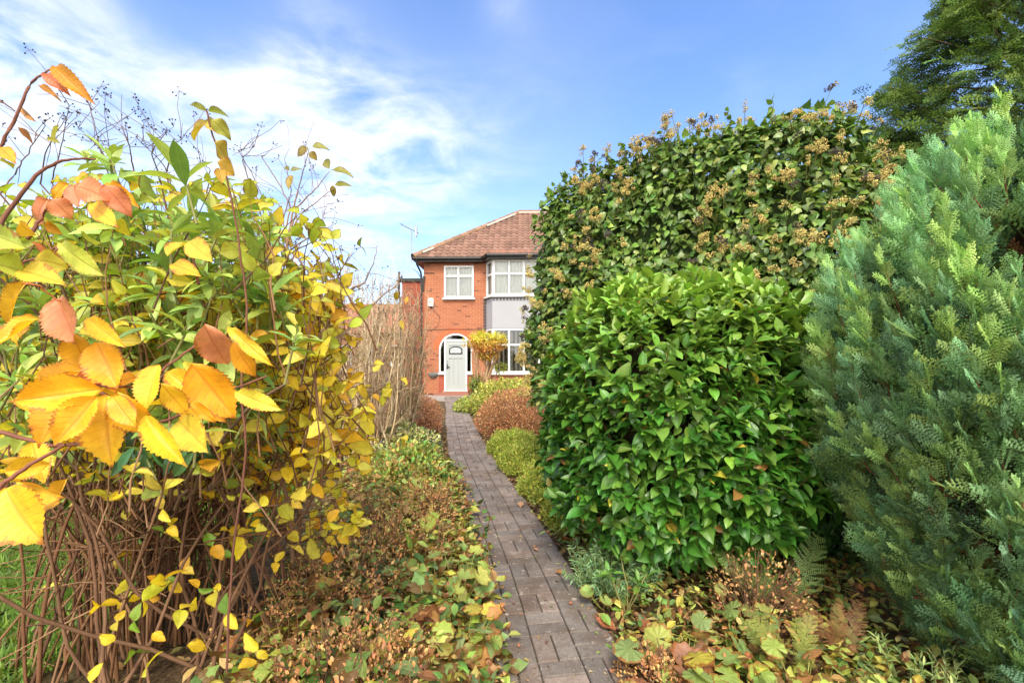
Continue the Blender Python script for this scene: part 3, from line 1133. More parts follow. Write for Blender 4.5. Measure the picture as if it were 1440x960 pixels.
    g.box((dcx + .44, .02, 0), (dx1, .2, .74), (1,) * 3)
    g.build('brick_panel', BRICK2, t)
    # door leaf
    g = Geo()
    l, r_ = dcx - .385, dcx + .385
    g.box((l, .068, .12), (r_, .12, 2.02), (.5,) * 3)
    # raised stiles and rails
    for a, b in (((l, .045, .12), (l + .12, .07, 2.02)), ((r_ - .12, .045, .12), (r_, .07, 2.02)), ((l + .12, .045, .12), (r_ - .12, .07, .34)),
                 ((l + .12, .045, 1.36), (r_ - .12, .07, 1.50)), ((l + .12, .045, 1.86), (r_ - .12, .07, 2.02)),
                 ((dcx - .115, .05, .34), (dcx - .085, .07, 1.36)), ((dcx + .085, .05, .34), (dcx + .115, .07, 1.36))):
        g.box(a, b, (.5,) * 3)
    door = g.build('door', GREYD, t)
    g = Geo()
    pts = [(dcx - .25, 1.53)] + [(dcx - .25 * math.cos(a), 1.70 + .12 * math.sin(a)) for a in np.linspace(0, math.pi, 9)] + [(dcx + .25, 1.53)]
    g.wallpoly(pts, .030, .044, (.03,) * 3)
    g.build('window_surround', BLACK, door)
    g = Geo()
    pts2 = [(dcx + (x - dcx) * .84, 1.65 + (z - 1.65) * .74) for x, z in pts]
    g.wallpoly(pts2, .022, .029, (.5,) * 3)
    g.build('glass_panel', flat_mat('leaded obscure glass', (0.40, 0.43, 0.44), .15, 40, .5), door)
    g = Geo(); g.box((l + .05, .0, 1.02), (l + .16, .02, 1.05), (.02,) * 3); g.box((l + .04, .02, .95), (l + .075, .045, 1.15), (.02,) * 3)
    g.box((l + .045, .025, 1.22), (l + .075, .045, 1.26), (.02,) * 3)
    g.build('handle', BLACK, door)
    # brick arch ring (proud of wall)
    g = Geo()
    an2 = np.linspace(math.pi, 0, 22)
    for i, (a, b) in enumerate(zip(an2[:-1], an2[1:])):
        bb = b + (a - b) * .08
        q = [(dcx + (ro + .005) * math.cos(a), zc + .605 * math.sin(a)), (dcx + (ro + .005) * math.cos(bb), zc + .605 * math.sin(bb)),
             (dcx + (ro + .22) * math.cos(bb), zc + .80 * math.sin(bb)), (dcx + (ro + .22) * math.cos(a), zc + .80 * math.sin(a))]
        g.wallpoly(q, -.006, .05, (1,) * 3)
    g.build('brick_arch', flat_mat('arch brick', (0.47, 0.12, 0.045), .8, 9, .3), t)
    # step
    g = Geo(); g.box((dx0 - .12, -.42, -.08), (dx1 + .12, -.003, .035), (1,) * 3); g.box((dcx - .5, -.28, .036), (dcx + .5, -.004, .10), (1,) * 3)
    g.build('step', STONE, t)
    # fascia, soffit, gutter
    g = Geo()
    g.box((-.28, -.28, EZ - .02), (bx0 + .05, .0, EZ + .10), (.02,) * 3)
    g.prism([(bx0 + .05, 0), (bx0 - .15, -.28), (bx0 + .08, bf - .25), (bx1 - .08, bf - .25), (bx1 + .15, -.28), (bx1 - .05, 0)], EZ - .02, EZ + .10, (.02,) * 3)
    g.box((bx1 - .05, -.28, EZ - .02), (W + .28, .0, EZ + .10), (.02,) * 3)
    g.box((-.28, .0, EZ - .02), (-.003, D + .28, EZ + .10), (.02,) * 3)
    g.box((W + .003, .0, EZ - .02), (W + .28, D + .28, EZ + .10), (.02,) * 3)
    g.build('fascia', BLACK, t)
    g = Geo()
    gl = [(-.34, -.33, EZ + .09), (bx0 - .17, -.33, EZ + .09), (bx0 + .06, bf - .30, EZ + .09), (bx1 - .06, bf - .30, EZ + .09), (bx1 + .17, -.33, EZ + .09), (W + .3, -.33, EZ + .09)]
    for a, b in zip(gl[:-1], gl[1:]):
        g.tube([a, b], .06, (.02,) * 3, 8)
    g.tube([(-.34, -.33, EZ + .09), (-.34, D + .3, EZ + .09)], .06, (.02,) * 3, 8)
    g.build('gutter', BLACK, t, True)
    # downpipe at the corner
    g = Geo()
    g.tube([(-.2, -.33, EZ + .05), (-.2, -.30, EZ - .12), (-.1, -.09, EZ - .38), (-.08, -.07, EZ - .55), (-.08, -.07, .08)], .038, (.02,) * 3, 8)
    g.build('drainpipe', BLACK, t, True)
    g = Geo()
    g.tube([(.02, -.03, 4.5), (-.02, -.05, 4.2), (-.03, -.04, 3.9)], .05, (.7,) * 3, 6)
    g.tube([(.25, -.02, 2.4), (.55, -.02, 2.6), (.62, -.02, 2.95), (.28, -.02, 3.3), (.27, -.015, 3.55)], .008, (.03,) * 3, 4)
    g.tube([(.0, -.02, 2.45), (1.2, -.02, 2.47), (2.4, -.02, 2.46)], .009, (.03,) * 3, 4)
    g.tube([(.0, -.02, 4.62), (.42, -.02, 4.62)], .012, (.03,) * 3, 4)
    g.build('cable', flat_mat('cable', (.05, .04, .035), .6, 5, .3), t)
    g = Geo()
    g.tube([(2.35, -.05, .12), (2.55, -.30, .14), (2.62, -.33, .42), (2.95, -.60, .50), (4.8, -.60, .50)], .022, (.2, .06, .05), 6)
    g.build('pipe', flat_mat('red brown pipe', (.16, .05, .04), .5, 5, .3), t, True)

    # ---- roof
    ex, ey, ez = -.34, -.34, EZ + .12
    ry, rz = D / 2, 8.02
    run = ry - ey
    sl = math.hypot(run, rz - ez)
    nr = 17
    def slope(g, x_at, flip=None):
        ny, nz_ = -(rz - ez) / sl, run / sl
        for i in range(nr):
            v0, v1 = i / nr, (i + 1) / nr + 0.012
            xl, xr = x_at(v0)
            xl2, xr2 = x_at(min(v1, 1))
            n = max(3, int((xr - xl) / 0.055))
            a = np.linspace(0, 1, n)
            for_row = []
            cols = []
            for (v, off, l_, r2) in ((v0, .015, xl, xr), (v0, .065, xl, xr), (v1, .012, xl2, xr2)):
                x = l_ + (r2 - l_) * a
                xx = xl + (xr - xl) * a if True else x
                ph = (xx / 0.24 + .5 * 0)
                wv = .022 * np.sin(2 * math.pi * ph) + .010 * np.sin(4 * math.pi * ph + .6)
                if off == .015:
                    wv = wv * 0 - .0
                for_row.append(np.stack([np.minimum(np.maximum(xx, l_), r2), ey + run * v + ny * (off + wv), ez + (rz - ez) * v + nz_ * (off + wv)], 1))
                tid = np.floor(ph)
                rr = (np.sin(tid * 12.9898 + i * 78.233) * 43758.5453) % 1
                cb = np.array([(.25, .14, .105)]) * (0.65 + .45 * rr[:, None])
                cols.append(cb)
            P3 = np.concatenate(for_row)
            f = []
            for k_ in range(2):
                for j in range(n - 1):
                    f.append((k_ * n + j, k_ * n + j + 1, (k_ + 1) * n + j + 1, (k_ + 1) * n + j))
            g.raw(P3, [np.array(f)], np.concatenate(cols))
    hx = ex + run
    g = Geo()
    slope(g, lambda v: (ex + v * run, W + .34 - v * run))
    # bay eave apron of tiles
    roof = g.build('roof', TILE, t, True)
    g = Geo()
    g.raw([(ex, ey, ez + .01), (hx, ry, rz + .01), (ex, D + .34, ez + .01)], [(0, 1, 2)], (.26, .11, .07))
    g.raw([(W + .34, ey, ez + .01), (W + .34 - run, ry, rz + .01), (W + .34, D + .34, ez + .01)], [(0, 2, 1)], (.26, .11, .07))
    g.raw([(ex, D + .34, ez + .01), (hx, ry, rz + .01), (W + .34 - run, ry, rz + .01), (W + .34, D + .34, ez + .01)], [(0, 1, 2, 3)], (.26, .11, .07))
    g.build('rear_slope', TILE, roof)
    g = Geo()
    vv = [(bx0 - .1, -.36, ez + .03), (bx0 + .06, bf - .34, ez - .01), (bx1 - .06, bf - .34, ez - .01), (bx1 + .1, -.36, ez + .03), (bx1 + .1, .1, ez + .36), (bx0 - .1, .1, ez + .36)]
    g.raw(vv, [(0, 1, 2, 3), (0, 3, 4, 5)], (.28, .12, .075))
    g.build('bay_roof', TILE, roof)

    def cap_run(g, a, b, m_, rad=.12):
        a, b = np.array(a), np.array(b)
        for i in range(m_):
            p0 = a + (b - a) * (i / m_); p1 = a + (b - a) * ((i + 1.04) / m_)
            g.tube([p0, p1], [rad * 1.06, rad * .96], np.array((.27, .16, .10)) * rng.uniform(.75, 1.2), 10)
    g = Geo()
    cap_run(g, (ex, ey, ez + .03), (hx, ry, rz + .03), 15)
    cap_run(g, (hx, ry, rz + .04), (W + .34 - run, ry, rz + .04), 16)
    cap_run(g, (W + .34, ey, ez + .03), (W + .34 - run, ry, rz + .03), 15)
    g.build('ridge_tile', TILE, roof, True)
    for (v0, v1) in ((.05, .14), (.62, .93)):
        g = Geo()
        q = np.array([(ex + v0 * run + .10, ey + v0 * run, ez + (rz - ez) * v0), (ex + v1 * run + .10, ey + v1 * run, ez + (rz - ez) * v1)])
        g.tube(q + np.array([.03, -.05, .075]), .05, (.5,) * 3, 6)
        g.build('mortar_bed', MORTAR, roof)
    g = Geo()
    g.tube([(hx, ry - .12, rz - .0), (W - 4, ry - .12, rz - .0)], .045, (.5,) * 3, 6)
    g.build('mortar_bed', MORTAR, roof)
    # chimney
    g = Geo(); g.box((4.55, ry + .25, rz - .9), (5.35, ry + .85, rz + .15), (1,) * 3)
    chim = g.build('chimney', BRICK2, roof)
    terra = flat_mat('terracotta', (.42, .15, .08), .8, 5, .2)
    for x in (4.75, 5.15):
        g = Geo()
        g.tube([(x, ry + .55, rz + .15), (x, ry + .55, rz + .42)], [.12, .10], (.4, .15, .08), 12)
        g.build('chimney_pot', terra, chim, True)
    # ---- flat roofed side wing, set back
    g = Geo()
    g.box((-1.62, 2.9, 0), (-.003, 6.5, 4.78), (1,) * 3)
    wing = g.build('side_wing', BRICK2, t)
    g = Geo(); g.box((-1.72, 2.82, 4.785), (-.01, 6.6, 4.93), (1,) * 3)
    g.build('flat_roof', BLACK, wing)
    g = Geo(); g.tube([(-1.72, 2.75, 5.2), (-1.72, 2.75, 4.2), (-1.68, 2.8, 3.9), (-1.66, 2.84, .1)], .05, (.02,) * 3, 8)
    g.build('drainpipe', BLACK, wing, True)
    return t


house()


def hpt(x, y, z):
    c, s = math.cos(HROT), math.sin(HROT)
    return (H[0] + x * c - y * s, H[1] + x * s + y * c, H[2] + z)


# alarm box
t = thing('alarm_box', 'small white burglar alarm box on the orange brick wall', 'alarm box', hpt(.27, -.003, 3.50), HROT)
g = Geo()
g.wallpoly([(-.10, -.15), (.10, -.15), (.11, .12), (.07, .16), (-.07, .16), (-.11, .12)], -.07, 0, (.8,) * 3)
g.build('case', WHITE, t)
g = Geo(); g.wallpoly([(-.055, -.08), (.055, -.08), (.055, .08), (-.055, .08)], -.074, -.0705, (.4,) * 3)
g.build('badge', flat_mat('badge', (.40, .36, .33), .5, 60, .8), t)

# hanging planter
t = thing('wall_planter', 'grey half-bowl planter fixed to brick wall beside the front door', 'planter', hpt(.37, 0, .78), HROT)
g = Geo()
n_ = 12
v_ = []
for k_, (r_, z_) in enumerate(((.19, .0), (.20, -.02), (.17, -.10), (.09, -.16), (.02, -.17))):
    for a in np.linspace(math.pi, 2 * math.pi, n_):
        v_.append((r_ * math.cos(a), -.003 + r_ * .8 * math.sin(a), z_))
f_ = [(k * n_ + j, k * n_ + j + 1, (k + 1) * n_ + j + 1, (k + 1) * n_ + j) for k in range(4) for j in range(n_ - 1)]
g.raw(v_, [np.array(f_)], (.12,) * 3)
g.build('bowl', flat_mat('grey planter', (.12, .125, .13), .7, 20, .3), t, True)
g = Geo(); g.box((-.20, -.02, -.01), (.20, 0, .03), (.12,) * 3)
g.build('rim', flat_mat('grey planter rim', (.16, .165, .17), .7, 20, .3), t)

# aerial
t = thing('tv_aerial', 'rooftop television aerial on a thin bent pole at the left eave', 'aerial', hpt(-.45, 1.2, 4.2), HROT)
g = Geo()
g.tube([(.30, -.6, -.15), (.25, -.6, .25), (.0, -.3, .62), (-.28, 0, .85), (-.32, 0, 1.1), (-.32, 0, 2.35)], .022, (.4,) * 3, 6)
g.build('pole', METAL, t, True)
g = Geo()
g.tube([(-.75, -.2, 2.62), (-.05, .1, 2.30)], .018, (.3,) * 3, 5)
for k_ in np.linspace(.05, .95, 7):
    c_ = np.array([-.75, -.2, 2.62]) * (1 - k_) + np.array([-.05, .1, 2.30]) * k_
    d_ = np.array([.1, .12, .22]) * (.7 + .6 * k_)
    g.tube([c_ - d_, c_ + d_], .012, (.3,) * 3, 4)
g.tube([(-.15, .05, 2.15), (-.15, .05, 2.55)], .05, (.3,) * 3, 5)
g.build('antenna', METAL, t)


# ---- neighbouring house far left behind the twigs
def far_house():
    loc = (-11.5, 27.0, 0)
    t = thing('neighbour_house', 'red brick house with low red roof glimpsed through the bare twigs', 'house', loc)
    g = Geo(); g.box((0, 0, 0), (6.3, 6, 2.9), (1,) * 3); g.build('wall', BRICK, t)
    g = Geo()
    g.raw([(-.4, -.4, 2.9), (6.7, -.4, 2.9), (6.7, 3, 5.0), (-.4, 3, 5.0), (6.7, 6.4, 2.9), (-.4, 6.4, 2.9)], [(0, 1, 2, 3), (3, 2, 4, 5)], (.36, .13, .08))
    g.raw([(0, 0, 2.9), (0, 3, 4.9), (0, 6, 2.9)], [(0, 1, 2)], (.3, .1, .06))
    g.raw([(6.3, 0, 2.9), (6.3, 3, 4.9), (6.3, 6, 2.9)], [(0, 2, 1)], (.3, .1, .06))
    g.build('roof', TILE, t)
    for x in (0.8, 2.6, 4.3):
        window(t, x, -.02, 0, 1.2, 1.0, 2.2, [.6], None, 'net')


far_house()


def fence():
    # weathered slatted fence behind the tan shrubs
    t = thing('wooden_fence', 'weathered grey slatted fence behind the bare tan shrubs', 'fence', (-9.0, 14.5, 0))
    m = flat_mat('weathered timber', (.20, .17, .14), .85, 9, .4)
    g = Geo()
    for z in np.arange(.15, 1.5, .14):
        g.box((0, -.02, z), (5.0, 0, z + .09), (1,) * 3)
    g.build('slat_panel', m, t)
    for x in (0, 1.7, 3.4, 4.95):
        g = Geo(); g.box((x, .003, 0), (x + .09, .09, 1.65), (1,) * 3); g.build('post', m, t)


fence()
# ================================================================== RIGHT SIDE PLANTING
def ivy_hedge():
    c0 = np.array([1.77, 4.76, 1.60]); rot = math.radians(-28)
    r0 = (1.52, .70, 1.77)
    cc, ss = math.cos(rot), math.sin(rot)

    def place(p):
        q = p.copy()
        x, y = p[:, 0], p[:, 1]
        q[:, 0] = c0[0] + x * cc - y * ss
        q[:, 1] = c0[1] + x * ss + y * cc
        q[:, 2] = c0[2] + p[:, 2] + (.085 * x + .05) * (p[:, 2] > -1.2)
        return q

    def turn(n_):
        return np.stack([n_[:, 0] * cc - n_[:, 1] * ss, n_[:, 0] * ss + n_[:, 1] * cc, n_[:, 2]], 1)
    g = Geo(); core = Geo(); um = Geo(); st = Geo()
    hull_mesh(core, (0, 0, 0), r0, 8, .04, 2.5, 5, (.028, .045, .014), .80, -1.55, 30)  # solid dark hull added inside the ivy to stop light leaking through
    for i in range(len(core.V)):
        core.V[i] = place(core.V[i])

    def pts(m):
        # front (camera) side preferred
        P_, N_ = hull_points(m * 2, (0, 0, 0), r0, 8, .045, 2.5, 5, None, 0.0)
        nw = turn(N_); pw = place(P_)
        front = (nw * (np.array([0, 0, EYE]) - pw)).sum(1) > -0.3
        keep = (front | (rng.random(len(pw)) < .25)) & (pw[:, 2] > .9)
        return pw[keep][:m], nw[keep][:m]
    ntot = 42000
    p, nn = pts(ntot)
    m = len(p)
    depth = rng.random(m) ** 1.3 * .26
    lump = bump(p, 5.0, 9) * .09 + bump(p, 13.0, 19) * .03
    pos = p - nn * (depth - lump)[:, None]
    outw = nn * .55 + rng.normal(0, .45, (m, 3))
    d = outw - UP * rng.uniform(.1, 1.1, (m, 1))
    nrm = nn * .9 + UP * .55 + rng.normal(0, .35, (m, 3))
    base = np.array([(.115, .20, .035), (.15, .24, .04), (.08, .155, .03), (.24, .31, .07)])
    col = C(base, m, .22, .08) * (1 + .22 * bump(p, 4.0, 77))[:, None]
    sz = rng.uniform(.05, .09, m)
    half = rng.random(m) < .6
    g.inst(IVY, pos[half], frames(d[half], nrm[half]), sz[half], col[half])
    g.inst(IVY_B, pos[~half], frames(d[~half], nrm[~half]), sz[~half], col[~half])
    # flowering umbels
    k = 800
    p, nn = pts(k * 3)
    wgt = ((p[:, 2] > 2.2) | (rng.random(len(p)) < .6)) & (bump(p, 3.5, 44) > -.12)
    p, nn = p[wgt][:k], nn[wgt][:k]
    # crown the skyline as well
    for a, b in zip(p, nn):
        top = b[2] > .6
        axis = norm(b * .8 + UP * (.7 if not top else 1.0) + rng.normal(0, .35, 3))
        ln = rng.uniform(.05, .14) + (rng.uniform(0, .13) if top and rng.random() < .5 else 0)
        tip = a + axis * ln
        st.tube([a - axis * .1, a + axis * ln * .6, tip], [.004, .003, .002], (.17, .18, .05), 4)
        dark = rng.random() < .22
        for q in range(rng.integers(4, 8)):
            sub = tip + norm(rng.normal(size=3) + axis * .8) * rng.uniform(.02, .05)
            st.tube([tip - axis * .02, sub], .0015, (.24, .22, .06), 3)
            nb = 16
            dd = rand_dir(nb)
            cbase = (.09, .065, .06) if dark and rng.random() < .8 else [(.60, .43, .15), (.62, .52, .15), (.48, .35, .12)]
            um.inst(OCT, sub + dd * .017, np.tile(np.eye(3), (nb, 1, 1)), rng.uniform(.004, .0068, nb), C(cbase, nb, .2, .08))
    # leafy shoots poking out of the top
    k = 60
    p, nn = pts(4000)
    s_ = nn[:, 2] > .7
    p, nn = p[s_][:k], nn[s_][:k]
    for a in p:
        axis = norm(np.array([rng.normal(0, .35), rng.normal(0, .35), 1]))
        ln = rng.uniform(.1, .26)
        pp = path_pts(a - axis * .1, a + axis * ln, 5, .1, .03)
        st.tube(pp, np.linspace(.004, .0015, 5), (.12, .12, .04), 4)
        for q in range(8):
            tt = pp[-1] * (q / 8) + pp[2] * (1 - q / 8)
            dr = rng.normal(size=3) + axis * .4
            g.inst(IVY_B, tt[None], frames(norm(dr)[None], (UP + rng.normal(0, .4, 3))[None]), np.array([.05 + .02 * rng.random()]), C(base, 1, .25))
    # trunks at the foot
    for k_ in range(9):
        x = rng.uniform(-1.1, 1.1)
        a = place(np.array([[x, rng.uniform(-.2, .2), -1.6]]))[0]
        b = place(np.array([[x + rng.normal(0, .3), 0, 1.2]]))[0]
        st.tube(path_pts(a, b, 8, .05, .02), np.linspace(.05, .015, 8), (.12, .09, .06), 7)
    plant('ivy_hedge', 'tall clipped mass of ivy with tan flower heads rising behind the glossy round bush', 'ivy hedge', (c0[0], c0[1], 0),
          [('foliage', g, M['ivy'], True), ('flower_heads', um, M['berry'], False), ('stems', st, M['bark'], True), ('dark_fill_hull', core, M['bark'], True)])


ivy_hedge()


def camellia():
    c = (1.10, 3.12, 1.03); r = (.85, .80, .87)
    g, st, core = Geo(), Geo(), Geo()
    hull_mesh(core, c, r, 2.7, .08, 3.5, 11, (.035, .03, .015), .74, .12)  # closed dark hull added as a light blocker behind the leaf layers

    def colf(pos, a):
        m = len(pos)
        # yellower young leaves on top, brightened in colour as if lit; deeper green below
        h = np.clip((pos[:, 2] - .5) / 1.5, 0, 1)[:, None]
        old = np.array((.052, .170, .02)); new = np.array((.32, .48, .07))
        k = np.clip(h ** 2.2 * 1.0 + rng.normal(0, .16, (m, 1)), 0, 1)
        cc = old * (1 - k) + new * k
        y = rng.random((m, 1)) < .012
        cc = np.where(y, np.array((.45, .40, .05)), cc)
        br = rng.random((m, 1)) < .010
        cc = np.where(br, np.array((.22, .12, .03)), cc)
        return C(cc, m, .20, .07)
    for layer, (k_, cnt, L) in enumerate(((1.0, 1350, .084), (.93, 900, .088), (.85, 480, .088))):
        p, nn = hull_points(cnt, c, r, 2.7, .08, 3.5, 11, .16, .55)
        p = np.array(c) + (p - np.array(c)) * k_
        p += rng.normal(0, .018, p.shape)
        lo = np.clip((.55 - p[:, 2]) / .5, 0, 1)[:, None]
        ax = nn * .75 + UP * .75 * (1 - lo) - UP * .2 * lo + rng.normal(0, .3, p.shape)
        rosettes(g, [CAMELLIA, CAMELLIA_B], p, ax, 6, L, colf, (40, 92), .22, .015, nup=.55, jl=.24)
        if layer == 0:
            for a, b in zip(p[::3], norm(ax)[::3]):
                st.tube([a - b * .2, a - b * .1, a + b * .02], [.004, .003, .002], (.16, .085, .04), 4)
    # upright leading shoots at the top
    for _ in range(34):
        a = np.array([c[0] + rng.uniform(-.7, .75), c[1] + rng.uniform(-.6, .3), 1.85])
        a[2] = 1.03 + .87 * max(0.2, (1 - abs((a[0] - c[0]) / .86) ** 2.7 - abs((a[1] - c[1]) / .81) ** 2.7)) ** (1 / 2.7) - .04
        b = a + np.array([rng.normal(0, .04), rng.normal(0, .04), rng.uniform(.05, .12)])
        st.tube([a - UP * .1, a, b], [.004, .004, .002], (.30, .13, .04), 4)
        tt = np.stack([a + (b - a) * k for k in (.3, .65, 1.0)])
        rosettes(g, [CAMELLIA_B], tt, np.tile(norm(b - a), (3, 1)), 4, .085, colf, (25, 55), .05, .012)
    base = np.array([1.10, 3.15, 0])
    for _ in range(26):
        b = np.array(c) + norm(rng.normal(size=3) + UP * .3) * np.array(r) * .8
        st.tube(path_pts(base + rng.normal(0, .06, 3) * (1, 1, 0), b, 8, .1, .02), np.linspace(.018, .005, 8), (.14, .11, .08), 6)
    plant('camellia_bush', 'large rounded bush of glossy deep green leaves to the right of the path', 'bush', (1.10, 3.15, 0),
          [('foliage', g, M['camellia'], True), ('stems', st, M['bark'], True), ('dark_core_hull', core, M['bark'], True)])


camellia()


def blue_cypress():
    c = np.array([2.45, 1.95, 1.05])
    g, st, core = Geo(), Geo(), Geo()

    def radius(z):
        # vase: narrow foot, widest at about 1.5 m, tapering upward
        return np.interp(z, [0, .2, .5, .85, 1.2, 1.5, 1.7, 1.9, 2.1, 2.3, 2.42], [.42, .58, .74, .88, .93, .90, .80, .64, .46, .24, .06])
    # layered sprays
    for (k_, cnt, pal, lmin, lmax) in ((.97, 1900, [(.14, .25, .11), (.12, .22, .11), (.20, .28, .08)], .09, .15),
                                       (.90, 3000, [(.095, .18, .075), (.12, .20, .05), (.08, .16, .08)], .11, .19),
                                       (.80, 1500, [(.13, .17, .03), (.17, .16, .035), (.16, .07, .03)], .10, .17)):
        z = rng.uniform(.03, 2.36, cnt)
        th = rng.uniform(0, 2 * math.pi, cnt)
        # favour the side towards the camera and the path
        w = np.cos(th - math.radians(215))
        keep = rng.random(cnt) < np.clip(.6 + .8 * w, .10, 1)
        z, th = z[keep], th[keep]
        m = len(z)
        out = np.stack([np.cos(th), np.sin(th), np.zeros(m)], 1)
        # plumes: vertical folds of the surface
        pl = .06 * np.sin(th * 11 + z * 1.2) + .05 * np.sin(z * 7 + th * 5) + .035 * bump(np.stack([th * 2, z * 2, z * 0], 1), 3, 8)
        rr = radius(z) * k_ + pl
        pos = c * (1, 1, 0) + out * rr[:, None] + UP * z[:, None] + rng.normal(0, .02, (m, 3))
        L = rng.uniform(lmin, lmax, m)
        tang = np.stack([-np.sin(th), np.cos(th), np.zeros(m)], 1)
        d = out * rng.uniform(.35, .95, (m, 1)) + UP * rng.uniform(.55, 1.0, (m, 1)) + tang * rng.normal(0, .38, (m, 1))
        # sprays are flat, edge radial: normal mostly tangential
        nr = tang * rng.choice([-1, 1], (m, 1)) + out * rng.normal(0.35, .55, (m, 1)) + UP * rng.normal(0, .3, (m, 1))
        patch = bump(pos, 3.2, 21)[:, None]
        col = C(pal, m, .13, .05) * (1 + .12 * patch)
        blue = bump(pos, 2.1, 33)
        col = np.where((blue > .15)[:, None], col * np.array([.88, .98, 1.08]), col)
        sel = rng.integers(0, 4, m)
        for i in range(4):
            s = sel == i
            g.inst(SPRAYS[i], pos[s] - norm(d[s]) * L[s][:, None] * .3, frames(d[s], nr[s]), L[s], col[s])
    # upright feathery plumes all over the surface
    for _ in range(720):
        z0 = rng.uniform(.0, 2.22); th = rng.uniform(math.radians(115), math.radians(320))
        if rng.random() < .12:
            th = rng.uniform(0, 6.28)
        out = np.array([math.cos(th), math.sin(th), 0]); tang = np.array([-math.sin(th), math.cos(th), 0])
        rr = radius(z0) * rng.uniform(.86, 1.0) + .03 * math.sin(th * 9)
        a = c * (1, 1, 0) + out * rr + UP * z0
        ax = norm(out * rng.uniform(.2, .5) + UP + tang * rng.normal(0, .12))
        ln = rng.uniform(.16, .30)
        k = 11
        tt = np.linspace(0, 1, k)
        q = a + ax * ln * tt[:, None]
        ph = rng.uniform(0, 6.28) + np.arange(k) * 2.4
        sd = np.cos(ph)[:, None] * tang + np.sin(ph)[:, None] * np.cross(ax, tang)
        dr = ax * (.55 + .6 * tt[:, None]) + sd * (.75 * (1 - .75 * tt[:, None])) + out * .25
        nr = np.cross(dr, sd) + rng.normal(0, .4, (k, 3)) + out * .3
        base = np.array([(.23, .39, .17), (.20, .36, .18), (.26, .40, .14), (.18, .33, .17), (.28, .41, .12)][rng.integers(5)]) * rng.uniform(.85, 1.15)
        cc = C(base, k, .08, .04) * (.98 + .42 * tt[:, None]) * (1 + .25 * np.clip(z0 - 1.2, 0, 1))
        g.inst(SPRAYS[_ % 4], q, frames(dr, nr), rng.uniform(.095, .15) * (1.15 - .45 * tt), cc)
        st.tube([a - ax * .1 - out * .12, a, a + ax * ln * .9], [.005, .004, .0015], (.22, .09, .05), 4)
    # separate leading plumes on the outline
    tips = []
    for _ in range(60):
        z0 = rng.uniform(.7, 2.15); th = rng.uniform(math.radians(130), math.radians(300))
        out = np.array([math.cos(th), math.sin(th), 0])
        a = c * (1, 1, 0) + out * (radius(z0) * .85) + UP * z0
        b = a + norm(out * .35 + UP + rng.normal(0, .12, 3)) * rng.uniform(.2, .34)
        pp = path_pts(a, b, 6, .06, .01)
        st.tube(pp, np.linspace(.006, .002, 6), (.22, .09, .05), 4)
        k = 16
        tt = np.linspace(.05, 1, k)
        q = a + (b - a) * tt[:, None]
        ax = norm(b - a)
        dr = ax * .8 + norm(rng.normal(size=(k, 3))) * (.75 * (1 - tt[:, None] * .7))
        L = .15 * (1 - .35 * tt)
        cc = C([(.22, .37, .16), (.24, .40, .15)], k, .1, .04)
        g.inst(SPRAYS[_ % 3], q, frames(dr, rng.normal(size=(k, 3))), L, cc)
    # solid dark hull added to block light inside, then trunk, twigs, rusty dead sprays
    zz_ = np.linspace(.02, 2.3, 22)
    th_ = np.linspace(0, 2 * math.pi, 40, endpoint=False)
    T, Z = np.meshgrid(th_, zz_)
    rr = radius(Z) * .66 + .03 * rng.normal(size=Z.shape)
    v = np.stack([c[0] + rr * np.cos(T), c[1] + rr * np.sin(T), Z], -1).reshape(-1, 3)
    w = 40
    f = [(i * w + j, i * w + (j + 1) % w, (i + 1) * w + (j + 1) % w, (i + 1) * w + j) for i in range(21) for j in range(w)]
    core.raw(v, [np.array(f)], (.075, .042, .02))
    for _ in range(150):
        z0 = rng.uniform(.05, 2.0); th = rng.uniform(0, 6.28)
        out = np.array([math.cos(th), math.sin(th), 0])
        a = c * (1, 1, 0) + out * .2 + UP * z0
        z1 = min(2.45, z0 + rng.uniform(.3, .7))
        b = c * (1, 1, 0) + out * (radius(z1) * .95) + UP * z1
        st.tube(path_pts(a, b, 7, .06, .02), np.linspace(.012, .003, 7), (.20, .085, .045), 5)
    st.tube(path_pts((c[0], c[1], 0), (c[0], c[1], 2.3), 8, .01, .005), np.linspace(.08, .02, 8), (.16, .08, .05), 10)
    k = 260
    th = rng.uniform(math.radians(130), math.radians(300), k); z = rng.uniform(.3, 2.1, k)
    out = np.stack([np.cos(th), np.sin(th), np.zeros(k)], 1)
    pos = c * (1, 1, 0) + out * (radius(z) * rng.uniform(.74, .93, k))[:, None] + UP * z[:, None]
    g.inst(SPRAYS[0], pos, frames(out + UP * rng.uniform(-.3, .8, (k, 1)) + rng.normal(0, .4, (k, 3)), rng.normal(size=(k, 3))), rng.uniform(.06, .14, k), C([(.24, .085, .03), (.16, .06, .03)], k))
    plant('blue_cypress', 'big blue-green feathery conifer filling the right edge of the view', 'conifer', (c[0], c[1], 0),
          [('foliage', g, M['cypress'], False), ('trunk', st, M['bark'], True), ('dark_core_hull', core, M['bark'], True)])


blue_cypress()


